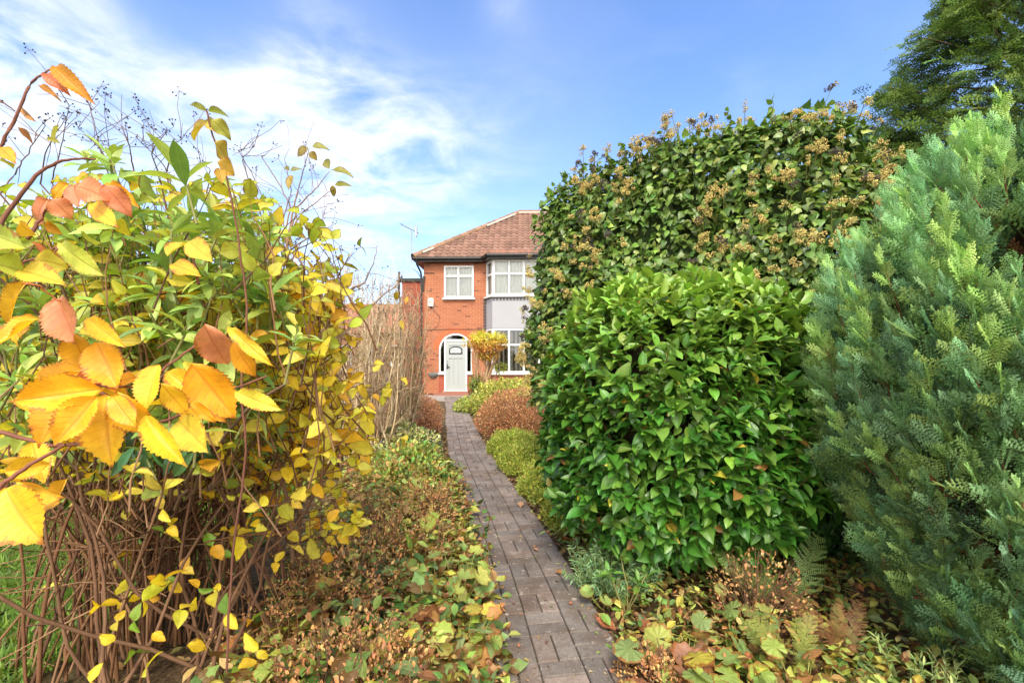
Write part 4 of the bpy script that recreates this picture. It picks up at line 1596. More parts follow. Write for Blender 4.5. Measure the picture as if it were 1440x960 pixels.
def dark_conifer():
    c = np.array([12.6, 10.8, 0])
    g, st = Geo(), Geo()
    st.tube([(c[0], c[1], 0), (c[0] + .1, c[1], 5), (c[0], c[1] + .1, 11)], [.35, .22, .05], (.12, .085, .06), 10)
    nb = 760
    for i in range(nb):
        z = rng.uniform(1.2, 11.0)
        th = rng.uniform(0, 2 * math.pi)
        if math.cos(th - math.radians(215)) < -.1 and rng.random() < .7:
            continue
        R = np.interp(z, [0, 2.5, 4.5, 6.5, 9, 11.5], [3.3, 4.3, 4.7, 4.2, 2.7, .6]) * rng.uniform(.80, 1.08)
        out = np.array([math.cos(th), math.sin(th), 0])
        a = np.array([c[0], c[1], max(.8, z - 1.4)])
        b = c + out * R + UP * (z + .1)
        mid = (a + b) / 2 + UP * .45
        t = np.linspace(0, 1, 8)[:, None]
        pp = (1 - t) ** 2 * a + 2 * t * (1 - t) * mid + t * t * b
        if i % 2 == 0:
            st.tube(pp, np.linspace(.05, .008, 8), (.12, .08, .05), 5)
        k = 34
        tt = rng.uniform(.45, 1.0, k) ** .8
        q = np.stack([np.interp(tt, t[:, 0], pp[:, j]) for j in range(3)], 1)
        tang = np.cross(out, UP)
        side = rng.choice([-1, 1], k)[:, None]
        dr = out * rng.uniform(.5, 1, (k, 1)) + tang * side * rng.uniform(.2, .9, (k, 1)) + UP * rng.uniform(-.15, .25, (k, 1))
        q = q + norm(dr) * rng.uniform(0, .25, (k, 1)) + rng.normal(0, .05, (k, 3))
        nrm = UP + rng.normal(0, .95, (k, 3))
        cc = C([(.10, .17, .05), (.13, .20, .055), (.075, .13, .04)], k, .15, .06)
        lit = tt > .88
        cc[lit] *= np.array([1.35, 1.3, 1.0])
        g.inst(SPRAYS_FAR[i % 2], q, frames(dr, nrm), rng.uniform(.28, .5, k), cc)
    plant('dark_conifer', 'tall dark green conifer with drooping layered boughs at the top right', 'conifer', tuple(c),
          [('crown', g, M['cypress'], False), ('trunk', st, M['bark'], True)])


dark_conifer()
# ================================================================== MID AND LOW PLANTS
def mound(name, label, cat, c, r, cnt, L, pal, tpl=TINY, p=2.2, amp=.14, bs=5, twigc=(.16, .09, .05), twigs=60, updir=.6, mat='low', group=None, jit=.25, core=True, seed=None, zb=None):
    g, st, co = Geo(), Geo(), Geo()
    c = np.array(c, float)
    seed = seed if seed is not None else int(abs(c[0] * 100) + c[1] * 10)
    P_, N_ = hull_points(cnt, c, r, p, amp, bs, seed, 0.0, .4)
    k = 1 - rng.random(cnt) ** 1.5 * .35
    pos = c + (P_ - c) * k[:, None]
    d = N_ * .7 + UP * updir + rng.normal(0, .5, P_.shape)
    nrm = N_ + UP * .6 + rng.normal(0, .5, P_.shape)
    g.inst(tpl, pos, frames(d, nrm), L * rng.lognormal(0, .25, cnt), C(pal, cnt, jit, .09))
    base = np.array([c[0], c[1], 0])
    for _ in range(twigs):
        e, nn = hull_points(1, c, r, p, amp, bs, seed, 0.02, 0)
        a = base + rng.normal(0, .12, 3) * np.array([r[0], r[1], 0])
        st.tube(path_pts(a, e[0] + UP * rng.uniform(-.02, .05), 5, .08, .03), np.linspace(.006, .002, 5), twigc, 4)
    parts = [('foliage', g, M[mat], False), ('stems', st, M['bark'], True)]
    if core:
        hull_mesh(co, c, r, p, amp, bs, seed, np.mean(np.atleast_2d(pal), 0) * .35, .66, .01, 14)  # added blocker hull, leaf colour darkened to pass for the shaded interior
        parts.append(('dark_fill_hull', co, M['bark'], True))
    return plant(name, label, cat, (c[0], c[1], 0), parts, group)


RUST = [(.58, .29, .13), (.50, .22, .10), (.62, .37, .17), (.40, .17, .08)]
mound('spirea_mound', 'rust brown spirea mound right of the path, in front of the yellow-green shrub', 'shrub', (.22, 8.6, .24), (.90, 1.15, .58), 15000, .030, RUST, twigs=160, seed=1)
mound('spirea_mound', 'rust brown spirea mound left of the path, at the foot of the bare tan shrubs', 'shrub', (-1.95, 8.6, .2), (.60, 1.25, .55), 11000, .030, [(.50, .23, .11), (.42, .18, .09), (.54, .28, .14)], twigs=120, seed=2)
mound('yellow_shrub', 'low bright yellow-green shrub below the ground floor bay window', 'shrub', (.0, 11.6, .3), (1.05, .9, .58), 6500, .055, [(.50, .46, .07), (.40, .42, .08), (.55, .50, .14), (.3, .36, .06)], SMALL, seed=3)
mound('variegated_shrub', 'small pale variegated shrub between the path and the arching tree', 'shrub', (-.95, 12.2, .1), (.65, .8, .28), 3000, .055, [(.35, .40, .07), (.25, .33, .06), (.45, .42, .15)], SMALL, seed=4)
HEA = [(.34, .42, .06), (.42, .46, .07), (.24, .33, .05), (.46, .44, .10)]
HP = [(.60, 3.95, .34, 1), (.46, 4.75, .37, 2), (.28, 5.75, .40, 3), (.03, 6.75, .38, 4)]
HL = ['yellow-green heather cushion nearest the round glossy bush at the path edge', 'second heather cushion along the right path edge, against the glossy bush',
      'third heather cushion along the right path edge, halfway to the rust mound', 'heather cushion touching the front of the right-hand rust brown mound']
for (x, y, r_, s_), lb in zip(HP, HL):
    mound('heather', lb, 'heather', (x, y, .05), (r_, r_ * 1.25, .25), 15000, .024, HEA, TINY, p=2.3, amp=.30, bs=11, updir=.9, twigs=50, group='heather along the right path edge', seed=s_ + 40)

mound('pale_seeding_plant', 'pale yellow bushy plant with dark seed heads at left path edge below the rust mound', 'shrub', (-1.42, 6.1, .08), (.42, .95, .42), 5200, .042,
      [(.56, .52, .22), (.42, .46, .13), (.24, .33, .08), (.62, .56, .30), (.06, .055, .05)], SMALL, amp=.2, twigs=120, seed=7)
mound('green_leafy_plant', 'green leafy clump with yellowing tips at left path edge', 'shrub', (-1.08, 4.7, .05), (.42, .62, .42), 3400, .05,
      [(.20, .33, .06), (.28, .40, .07), (.46, .46, .10), (.14, .26, .06), (.48, .28, .08)], SMALL, amp=.2, twigs=90, seed=8)


# arching yellow shrub by the door
def arching_tree():
    b0 = np.array([-.95, 14.0, 0])
    g, st = Geo(), Geo()
    top = np.array([-.82, 14.0, 1.95])

    def cloud(c, r, cnt, pal, L=.11):
        P_, N_ = hull_points(cnt, c, r, 2.1, .2, 5, 17, 0, .3)
        k = 1 - rng.random(cnt) * .55
        pos = np.array(c) + (P_ - np.array(c)) * k[:, None]
        rosettes(g, [NARROW], pos, N_ * .5 + UP * .8 + rng.normal(0, .3, P_.shape), 6, L, lambda p_, a_: C(pal(p_) if callable(pal) else pal, len(p_), .2, .07), (55, 100), .3, .01)
    def pal(p_):
        h = np.clip((p_[:, 2] - 1.62) / .5, 0, 1)[:, None]
        lo = np.array([(.62, .26, .08)]); hi = np.array([(.64, .62, .06)])
        return lo * (1 - h) + hi * h
    cloud((-.80, 14.0, 1.92), (.68, .6, .33), 620, pal)
    cloud((-.75, 14.0, 1.50), (.42, .4, .22), 200, [(.5, .22, .06), (.45, .30, .05), (.36, .34, .05)])
    cloud((-1.12, 13.9, .55), (.26, .3, .42), 200, [(.08, .15, .03), (.12, .20, .04), (.28, .30, .05)])
    cloud((-.35, 14.0, 1.15), (.24, .3, .2), 60, [(.30, .32, .05), (.2, .26, .05)])
    cloud((-.82, 13.95, .55), (.16, .2, .2), 50, [(.5, .18, .05)])
    for i in range(26):
        e = np.array([-.8 + rng.uniform(-.5, .5), 14 + rng.uniform(-.35, .35), rng.uniform(1.55, 1.95)])
        st.tube(path_pts(b0 + rng.normal(0, .05, 3) * (1, 1, 0), e, 7, .06, .015), np.linspace(.030, .010, 7), (.42, .27, .15), 6)
    plant('arching_shrub', 'multi-stemmed shrub with yellow and orange crown in front of the door and bay', 'shrub', tuple(b0),
          [('crown', g, M['low'], True), ('stems', st, M['bark'], True)])


arching_tree()


# bare tan shrubs
def tan_shrub(c, h, spread, label, seed, nst=46):
    global rng
    g, lf = Geo(), Geo()
    c = np.array([c[0], c[1], 0.0])
    for _ in range(nst):
        a = c + rng.normal(0, .10, 3) * (1.3, 1, 0)
        th = rng.uniform(0, 6.28)
        hh = h * rng.uniform(.62, 1.0)
        e = c + np.array([math.cos(th) * spread * rng.uniform(.1, 1), math.sin(th) * spread * .7 * rng.uniform(.1, 1), hh])
        pp = path_pts(a, e, 9, .10, .018)
        col = np.array([(.56, .41, .24), (.30, .19, .11), (.64, .50, .32), (.60, .45, .27)][rng.integers(4)])
        g.tube(pp, np.linspace(.014, .003, 9), col, 5)
        for k in range(17):
            i = rng.integers(2, 9)
            s = pp[i]
            d = norm(norm(pp[min(8, i + 1)] - pp[i - 1]) + rng.normal(0, .55, 3) + UP * .25)
            L = rng.uniform(.12, .45)
            q = path_pts(s, s + d * L, 5, .12, .03)
            g.tube(q, np.linspace(.004, .0014, 5), col * rng.uniform(.7, 1.1), 3)
            for j in range(3):
                e2 = q[rng.integers(1, 5)]
                d2 = norm(d + rng.normal(0, .7, 3))
                g.tube([e2, e2 + d2 * rng.uniform(.05, .16)], [.002, .001], col * .9, 3)
        if rng.random() < .5:   # dry seed head
            for k in range(10):
                q = e + UP * (-.015 * k) + rng.normal(0, .008, 3)
                lf.inst(OCT, q[None], np.eye(3)[None], np.array([.008]), C([(.13, .10, .07)], 1))
        k = rng.integers(1, 6)
        pos = pp[rng.integers(3, 9, k)] + rng.normal(0, .08, (k, 3))
        lf.inst(SMALL, pos, frames(rand_dir(k), rand_dir(k)), rng.uniform(.03, .055, k), C([(.40, .30, .06), (.30, .33, .07), (.42, .26, .12)], k))
    plant('bare_shrub', label, 'shrub', tuple(c), [('stems', g, M['bark'], True), ('dry_leaves', lf, M['dry'], False)], 'bare tan shrubs left of the path')


tan_shrub((-1.68, 6.9), 2.35, .55, 'leafless tan shrub nearest the path, standing against the left corner of the brick house', 1, 46)
tan_shrub((-1.75, 5.6), 2.35, .52, 'leafless tan shrub in the middle of the three, with upright dry seed heads', 2, 42)
tan_shrub((-2.45, 6.1), 2.60, .66, 'leafless tan shrub farthest from the path, beside the ivy-covered bush', 3, 46)


# ivy bush and hedge at the far left
mound('ivy_bush', 'round bush of green ivy leaves behind the twigs, left of the bare tan shrubs', 'bush', (-3.75, 7.2, 1.2), (.78, .8, 1.75), 5200, .085,
      [(.07, .14, .02), (.10, .18, .03), (.05, .10, .02)], IVY_B, amp=.1, mat='ivy', seed=12, twigs=30)
mound('boundary_hedge', 'brown and green hedge across the far end of the lawn', 'hedge', (-9.2, 11.6, .9), (4.6, .8, 1.75), 9000, .11,
      [(.16, .12, .05), (.10, .13, .035), (.20, .12, .05), (.13, .16, .04)], SMALL, p=4, amp=.05, mat='low', seed=13, twigs=60)
mound('laurel_bush', 'broad green bush behind the rhododendron on the lawn edge', 'bush', (-4.6, 4.6, 1.0), (1.2, 1.0, 1.55), 5200, .10,
      [(.13, .21, .03), (.18, .25, .035), (.30, .30, .05), (.09, .16, .03)], YELLOW_B, amp=.1, mat='rhodo', seed=14, twigs=40)


# ---- low ground plants
def in_left_bed(m, y0, y1, wid=1.3):
    Y = rng.uniform(y0, y1, m)
    X = cl_at_y(Y) - PW / 2 - .05 - rng.random(m) ** 1.2 * wid * (0.75 + .03 * Y)
    return X, Y


def in_right_bed(m, y0, y1, wid=1.3):
    Y = rng.uniform(y0, y1, m)
    X = cl_at_y(Y) + PW / 2 + .12 + rng.random(m) ** 1.2 * wid
    return X, Y


def undergrowth(name, label, X, Y, hmax, n_each, pal, L, tpls, lob=0):
    g = Geo()
    for (x, y) in zip(X, Y):
        ed_ = abs(x - cl_at_y(y)) - PW / 2
        h = hmax * rng.uniform(.35, 1.0) * min(1, .25 + max(0, ed_) * 2.2)
        k = rng.integers(max(2, n_each - 2), n_each + 3)
        pos = np.stack([x + rng.normal(0, .07, k), y + rng.normal(0, .07, k), h * rng.uniform(.25, 1, k)], 1)
        d = norm(np.stack([rng.normal(0, 1, k), rng.normal(0, 1, k), rng.normal(.2, .4, k)], 1))
        nrm = UP + rng.normal(0, .45, (k, 3))
        col = C(np.array(pal)[rng.integers(len(pal))], k, .2, .1)
        g.inst(tpls[rng.integers(len(tpls))], pos, frames(d, nrm), L * rng.lognormal(0, .3, k), col)
    return g


GREENS = [(.50, .33, .13), (.52, .28, .11), (.55, .46, .14), (.50, .52, .12), (.38, .48, .11), (.45, .46, .08), (.26, .40, .09), (.15, .26, .05), (.22, .33, .06), (.11, .20, .05), (.34, .38, .07), (.50, .45, .07), (.38, .18, .06), (.18, .28, .10), (.28, .36, .09)]
BROWNS = [(.62, .29, .10), (.68, .38, .14), (.50, .23, .09), (.60, .42, .17), (.42, .22, .11)]
X, Y = in_left_bed(2300, 1.15, 5.8)
g = undergrowth('gc', '', X, Y, .33, 6, GREENS, .062, [SMALL, IVY_B, SMALL, IVY])
X, Y = in_left_bed(700, 1.15, 6.0)
g2 = undergrowth('gc', '', X, Y, .30, 7, BROWNS, .028, [SMALL, TINY])
for a_ in ('V', 'C', 'U', 'M'):
    pass
tag(g.build('ground_cover', M['low']), 'tangle of low green and yellowing leaves in the bed left of the path', 'ground cover', kind='stuff')
tag(g2.build('dry_ground_cover', M['dry']), 'small rust brown dried leaves scattered through the left bed', 'ground cover', kind='stuff')
X, Y = in_right_bed(1500, 1.2, 4.6, 2.2)
g = undergrowth('gc', '', X, Y, .16, 6, GREENS, .05, [SMALL, IVY_B, NARROW])
tag(g.build('ground_cover', M['low']), 'mixed low green and yellow leaves in the bed right of the path', 'ground cover', kind='stuff')
# leaf litter
k = 8500
Yl = .9 + 8 * rng.random(k) ** 1.5
sgn = rng.random(k) < .55
Xl = np.where(sgn, cl_at_y(Yl) - PW / 2 - rng.random(k) ** 1.4 * 3.4, cl_at_y(Yl) + PW / 2 + rng.random(k) * 1.5)
pos = np.stack([Xl, Yl, rng.uniform(.0, .03, k)], 1)
g = Geo()
g.inst(SMALL, pos, frames(np.stack([rng.normal(size=k), rng.normal(size=k), rng.normal(0, .2, k)], 1), UP + rng.normal(0, .3, (k, 3))), rng.uniform(.03, .075, k),
       C([(.20, .10, .05), (.13, .07, .04), (.30, .17, .07), (.36, .26, .08)], k))
tag(g.build('leaf_litter', M['dry']), 'brown fallen leaves lying on the soil of both beds', 'leaf litter', kind='stuff')


def lobed_clump(x, y, n, L, h, pal, label, spread=.2, tpls=(LOBED, LOBED_B, LOBED_C)):
    g, st = Geo(), Geo()
    for i in range(n):
        th = rng.uniform(0, 6.28); r = spread * math.sqrt(rng.random())
        e = np.array([x + r * math.cos(th), y + r * math.sin(th), h * rng.uniform(.4, 1.0)])
        b = np.array([x + r * .2 * math.cos(th), y + r * .2 * math.sin(th), 0])
        st.tube(path_pts(b, e, 4, .1, .0), [.003, .0025, .002, .002], (.30, .30, .08), 4)
        d = norm(np.array([math.cos(th), math.sin(th), rng.normal(-.1, .25)]) + rng.normal(0, .3, 3))
        nrm = UP + np.array([0, -.45, 0]) + rng.normal(0, .35, 3)
        l = L * 1.2 * rng.uniform(.65, 1.25)
        g.inst(tpls[rng.integers(len(tpls))], (e - d * l * .3)[None], frames(d[None], nrm[None]), np.array([l]), C(np.array(pal)[rng.integers(len(pal))], 1, .12, .06))
    return plant('lobed_leaf_plant', label, 'plant', (x, y, 0), [('leaves', g, M['lobed'], True), ('stems', st, M['bark'], True)], 'round lobed-leaf plants in the beds')


LG = [(.36, .45, .09), (.28, .38, .09), (.46, .48, .12), (.22, .32, .09)]
LY = LG + [(.50, .38, .06), (.42, .20, .07), (.30, .14, .08)]
for (px, py, dd, n, L, h, pal, lb, sp) in [
    (645, 815, 2.55, 16, .085, .28, LG, 'pale green lobed-leaf plant overhanging the left path edge, topmost of that edge', .17),
    (652, 905, 2.05, 16, .085, .24, LY, 'lobed-leaf plant with one brown leaf at the bottom left path edge', .15),
    (600, 800, 2.45, 12, .075, .30, LG, 'bushy yellow-green lobed plant just left of the overhanging one', .17),
    (570, 900, 1.9, 16, .07, .28, LY, 'yellow and green lobed-leaf plant low in the left bed near the frame bottom', .2),
    (575, 735, 3.0, 12, .085, .34, [(.27, .38, .05), (.33, .42, .06)], 'bright lime lobed-leaf plant in the left bed below the bare shrubs', .18),
    (455, 880, 1.8, 14, .06, .30, LY, 'small-leaved lobed plant among the rust brown dried leaves', .22),
    (960, 900, 1.95, 18, .105, .16, LY, 'large-leaved plant with a brown blotched leaf at the bottom right of the path', .22),
    (1040, 860, 2.2, 14, .085, .18, LG, 'pale green lobed plant right of the blotched one', .22),
    (850, 835, 2.55, 9, .075, .12, LG, 'small pale lobed plant on the right path edge under the needle-leaved plant', .13),
    (1130, 920, 1.8, 14, .07, .2, LY, 'yellowing lobed plant at the foot of the blue conifer', .25),
    (920, 950, 1.75, 10, .075, .13, [(.32, .13, .07), (.40, .20, .08), (.3, .34, .08)], 'reddish brown lobed plant spilling on the bottom right path edge', .14),
]:
    q = P(px, py, dd)
    lobed_clump(q[0], dd, n, L, max(.1, h), pal, lb, sp)


mound('dark_gap_filler', 'dark leafy filler added in the shaded gap between the glossy bush and blue conifer', 'shrub', (2.25, 3.55, .2), (.75, .6, .75), 3800, .075,
      [(.045, .12, .02), (.06, .15, .025), (.035, .09, .018)], CAMELLIA_B, amp=.14, mat='camellia', seed=61, twigs=50)  # added over lit ground, standing in for camellia leaves and dark in the gap
# bushy rust brown dried flower heads (left and right)
def dried(name, label, c, r, cnt, pal, L=.018, seed=0):
    return mound(name, label, 'dried plant', c, r, cnt, L, pal, SMALL, p=2, amp=.25, bs=6, twigs=90, mat='dry', core=False, seed=seed, group='rust brown dried flower plants')


dried('dried_flower_plant', 'rust brown dried plant in the left bed below the yellow leaves', (-.88, 2.55, .15), (.38, .45, .33), 2600, BROWNS, seed=51)
dried('dried_flower_plant', 'rust brown dried plant at the bottom of the frame beside the brown stems', (-.62, 1.7, .12), (.32, .3, .26), 2100, BROWNS, seed=52)
dried('dried_flower_plant', 'rust brown dried plant behind the ferns, between glossy bush and blue conifer', (1.28, 2.4, .12), (.24, .28, .26), 800, BROWNS, seed=53)
dried('dried_flower_plant', 'low crisp brown plant spilling over the right path edge at the bottom', (.62, 1.95, .04), (.17, .2, .11), 900, BROWNS, seed=54)
dried('dried_flower_plant', 'rust brown dried plant leaning over the left path edge beside the lobed leaves', (-.62, 3.6, .1), (.16, .4, .28), 1300, BROWNS, seed=55)


def stalky(x, y, h, r, n, label):
    g, hd = Geo(), Geo()
    for _ in range(n):
        b = np.array([x + rng.normal(0, r * .5), y + rng.normal(0, r * .5), 0])
        e = b + np.array([rng.normal(0, r * .6), rng.normal(0, r * .6), h * rng.uniform(.6, 1.1)])
        pp = path_pts(b, e, 6, .12, .02)
        g.tube(pp, np.linspace(.0035, .0012, 6), [(.42, .22, .10), (.50, .36, .12), (.30, .14, .07)][rng.integers(3)], 4)
        for q in range(5):
            s0 = pp[rng.integers(2, 6)]
            s1 = s0 + norm(rng.normal(size=3) + UP * .6) * rng.uniform(.03, .10)
            g.tube([s0, s1], [.0012, .0008], (.38, .18, .08), 3)
            k = 7
            hd.inst(SMALL, s1 + rng.normal(0, .011, (k, 3)), frames(rand_dir(k), rand_dir(k)), rng.uniform(.009, .02, k), C(BROWNS, k, .2, .08))
        k = 3
        pos = pp[rng.integers(1, 5, k)]
        hd.inst(LOBED_C, pos, frames(rand_dir(k), UP + rng.normal(0, .4, (k, 3))), rng.uniform(.03, .06, k), C([(.40, .42, .09), (.52, .40, .08), (.44, .22, .08), (.22, .32, .08)], k, .15, .06))
    plant('seed_stalk_plant', label, 'dried plant', (x, y, 0), [('stalks', g, M['bark'], True), ('seed_heads', hd, M['dry'], False)], 'tan and rust stalked plants in the left bed')


for (x, y, h, r, n, lb) in [(-.62, 2.9, .42, .20, 34, 'rust and tan stalked plant beside the path seam, left of the path'), (-1.0, 3.5, .45, .26, 40, 'rust and tan stalked plant behind the lime lobed leaves'),
                            (-.95, 2.15, .40, .24, 36, 'tan stalked plant between the brown shrub stems and the lobed-leaf plants'), (-.55, 1.75, .30, .16, 24, 'short rust stalked plant at the frame bottom left of the path'),
                            (-1.25, 4.4, .45, .25, 36, 'tall tan stalked plant in front of the bare tan shrubs'), (-.72, 4.0, .34, .16, 26, 'rust stalked plant spilling on the left path edge above the seedling')]:
    stalky(x, y, h, r, n, lb)


def needle_plant(x, y, label, n=70, h=.30, r=.26, pal=((.26, .42, .22), (.20, .36, .17), (.32, .46, .18))):
    g, st = Geo(), Geo()
    for _ in range(n):
        th = rng.uniform(0, 6.28); rr = r * math.sqrt(rng.random())
        b = np.array([x + rr * .4 * math.cos(th), y + rr * .4 * math.sin(th), 0])
        e = np.array([x + rr * math.cos(th), y + rr * math.sin(th), h * rng.uniform(.5, 1.05) * (1 - .4 * (rr / r) ** 2)])
        pp = path_pts(b, e, 6, .1, .02)
        st.tube(pp, np.linspace(.003, .0015, 6), (.2, .26, .1), 4)
        k = 34
        tt = rng.uniform(.25, 1, k)
        q = np.stack([np.interp(tt, np.linspace(0, 1, 6), pp[:, j]) for j in range(3)], 1)
        d = norm(e - b) * .7 + rand_dir(k) * .9
        g.inst(NARROW, q, frames(d, UP + rng.normal(0, .4, (k, 3))), rng.uniform(.026, .046, k), C(pal, k, .15, .06))
    return plant('spurge_plant', label, 'plant', (x, y, 0), [('leaves', g, M['low'], True), ('stems', st, M['bark'], True)])


needle_plant(.60, 2.72, 'blue-green narrow-leaved plant on the path edge at the foot of the glossy bush', 110, .34, .30)
needle_plant(1.62, 1.75, 'green narrow-leaved plant between the lobed leaves and the blue conifer', 46, .26, .30, ((.30, .40, .12), (.38, .44, .15), (.24, .34, .10)))

# rhododendron-like seedling near the path
g, st = Geo(), Geo()
tp = np.array([(.52, 2.42, .27), (.66, 2.38, .24), (.74, 2.50, .22), (.60, 2.52, .32)])
rosettes(g, [RHODO], tp, np.tile(UP, (4, 1)) + rng.normal(0, .15, (4, 3)), 9, .085, lambda p_, a_: C([(.16, .30, .05), (.12, .25, .05)], len(p_), .1), (50, 90), .1, .006)
for q in tp:
    st.tube(path_pts((.62, 2.45, 0), q, 5), np.linspace(.005, .003, 5), (.25, .22, .08), 5)
plant('young_laurel', 'young plant with whorls of light green leaves at the foot of the glossy bush', 'plant', (.62, 2.45, 0), [('leaves', g, M['rhodo'], True), ('stems', st, M['bark'], True)])


def fern(x, y, n, L, label, pal, lean=(0, 0)):
    g, st = Geo(), Geo()
    for _ in range(n):
        th = rng.uniform(0, 6.28)
        d = norm(np.array([math.cos(th) * .5 + lean[0], math.sin(th) * .5 + lean[1], 1.0]))
        nrm = np.array([-math.cos(th) * .3, -1.0, .5])
        g.inst(FERN, np.array([[x + rng.normal(0, .02), y + rng.normal(0, .02), 0.02]]), frames(d[None], nrm[None]), np.array([L * rng.uniform(.75, 1.1)]), C(pal, 1, .12, .07))
    g.V and None
    plant('fern', label, 'fern', (x, y, 0), [('fronds', g, M['low'], False)], 'ferns between the glossy bush and the blue conifer')


FP = [(.22, .26, .06), (.26, .24, .07), (.16, .24, .06)]
fern(1.42, 2.4, 6, .46, 'tallest fern with greenish fronds standing against the dark base of the glossy bush', FP, (-.1, 0))
fern(1.50, 2.1, 5, .28, 'browning fern beside the lower edge of the blue conifer', [(.26, .13, .05), (.22, .17, .05)], (-.1, 0))
fern(1.22, 1.98, 5, .30, 'short yellow-green fern in front of the other two', [(.22, .25, .05)], (-.2, -.1))


# crumbs, seed husks and tiny leaf bits on the paving
k = 520
sy = 1.2 + 12 * rng.random(k) ** 1.4
ed = rng.choice([-1, 1], k) * (1 - rng.random(k) ** 2.2 * .95) * PW / 2
g = Geo()
g.inst(SMALL, np.stack([cl_at_y(sy) + ed, sy, rng.uniform(.024, .032, k)], 1), frames(np.stack([rng.normal(size=k), rng.normal(size=k), rng.normal(0, .15, k)], 1), UP + rng.normal(0, .2, (k, 3))),
       rng.uniform(.008, .032, k), C([(.36, .18, .09), (.48, .32, .18), (.20, .11, .06), (.45, .40, .12), (.25, .32, .08)], k))
tag(g.build('path_debris', M['dry']), 'tiny leaf bits and husks strewn over the block paving', 'leaf litter', kind='stuff')

# small seedling standing in the path
g, st = Geo(), Geo()
b = P(672, 800, 3.0); b[2] = .02
tpx = [(672, 778), (680, 755), (684, 742), (690, 728)]
prev = b
for i, (px, py) in enumerate(tpx):
    q = P(px, py, 2.95)
    st.tube([prev, q], .0022, (.2, .1, .05), 4); prev = q
    k = 6
    g.inst(IVY_B, np.tile(q, (k, 1)), frames(rand_dir(k) * (1, .6, .6), np.array([0, -.7, .6]) + rng.normal(0, .4, (k, 3))), rng.uniform(.03, .05, k), C([(.09, .19, .03), (.07, .15, .05)], k))
plant('self_sown_seedling', 'thin seedling with a few dark green leaves leaning over the left path edge', 'plant', tuple(b), [('leaves', g, M['low'], True), ('stem', st, M['bark'], True)])

# fallen leaves on the path
for (px, py, L, c_, lb) in [(866, 884, .10, (.34, .13, .05), 'large brown curled leaf on the right edge of the path near the bottom'),
                            (733, 713, .085, (.42, .22, .13), 'pinkish fallen leaf on the path beside the heather'),
                            (794, 806, .06, (.38, .16, .07), 'small orange-brown leaf beside the path seam under the glossy bush'),
                            (637, 650, .075, (.62, .55, .45), 'pale whitish leaf on the left side of the far path'),
                            (693, 893, .055, (.24, .10, .06), 'dark brown leaf at the left path edge near the bottom'),
                            (757, 774, .04, (.35, .2, .1), 'tiny tan leaf in the middle of the path')]:
    dd = F * (EYE - .03) / (py - HY)
    q = P(px, py, dd)
    t = thing('fallen_leaf', lb, 'leaf', (q[0], q[1], .028), rng.uniform(0, 6.28), 'fallen leaves on the path')
    g = Geo()
    g.inst(leaf_tpl(ovate_pt(.36, .45), 9, 5, .5, -.25, .05, .05), np.zeros((1, 3)), frames(np.array([[1, 0, .1]]), np.array([[0, .2, 1.0]])), np.array([L]), C(c_, 1, .05))
    g.build('blade', M['dry'], t, True)
# ================================================================== LEFT SIDE PLANTING
BROWN_STEM = [(.16, .075, .035), (.21, .105, .05), (.10, .05, .028), (.27, .15, .08)]


def leaf_pairs(geo, tpls, pts, n, L, pal, tip=True, spread=.9, down=.3, jl=.2):
    """opposite leaf pairs along a twig polyline"""
    k = len(pts)
    t = np.linspace(.25, 1, n)
    for i, ti in enumerate(t):
        j = min(k - 2, int(ti * (k - 1)))
        fr = ti * (k - 1) - j
        q = pts[j] * (1 - fr) + pts[min(k - 1, j + 1)] * fr
        ax = norm(pts[j + 1] - pts[j])
        s = norm(np.cross(ax, rng.normal(size=3)))
        for sg in (-1, 1):
            if rng.random() < .2:
                continue
            d = s * sg * spread + ax * .6 - UP * down + rng.normal(0, .25, 3)
            nrm = UP * .6 + np.array([0, -.6, 0]) + rng.normal(0, .5, 3)
            geo.inst(tpls[rng.integers(len(tpls))], q[None], frames(d[None], nrm[None]), np.array([L * rng.lognormal(0, jl)]), C(np.array(pal)[rng.integers(len(pal))], 1, .1, .05))


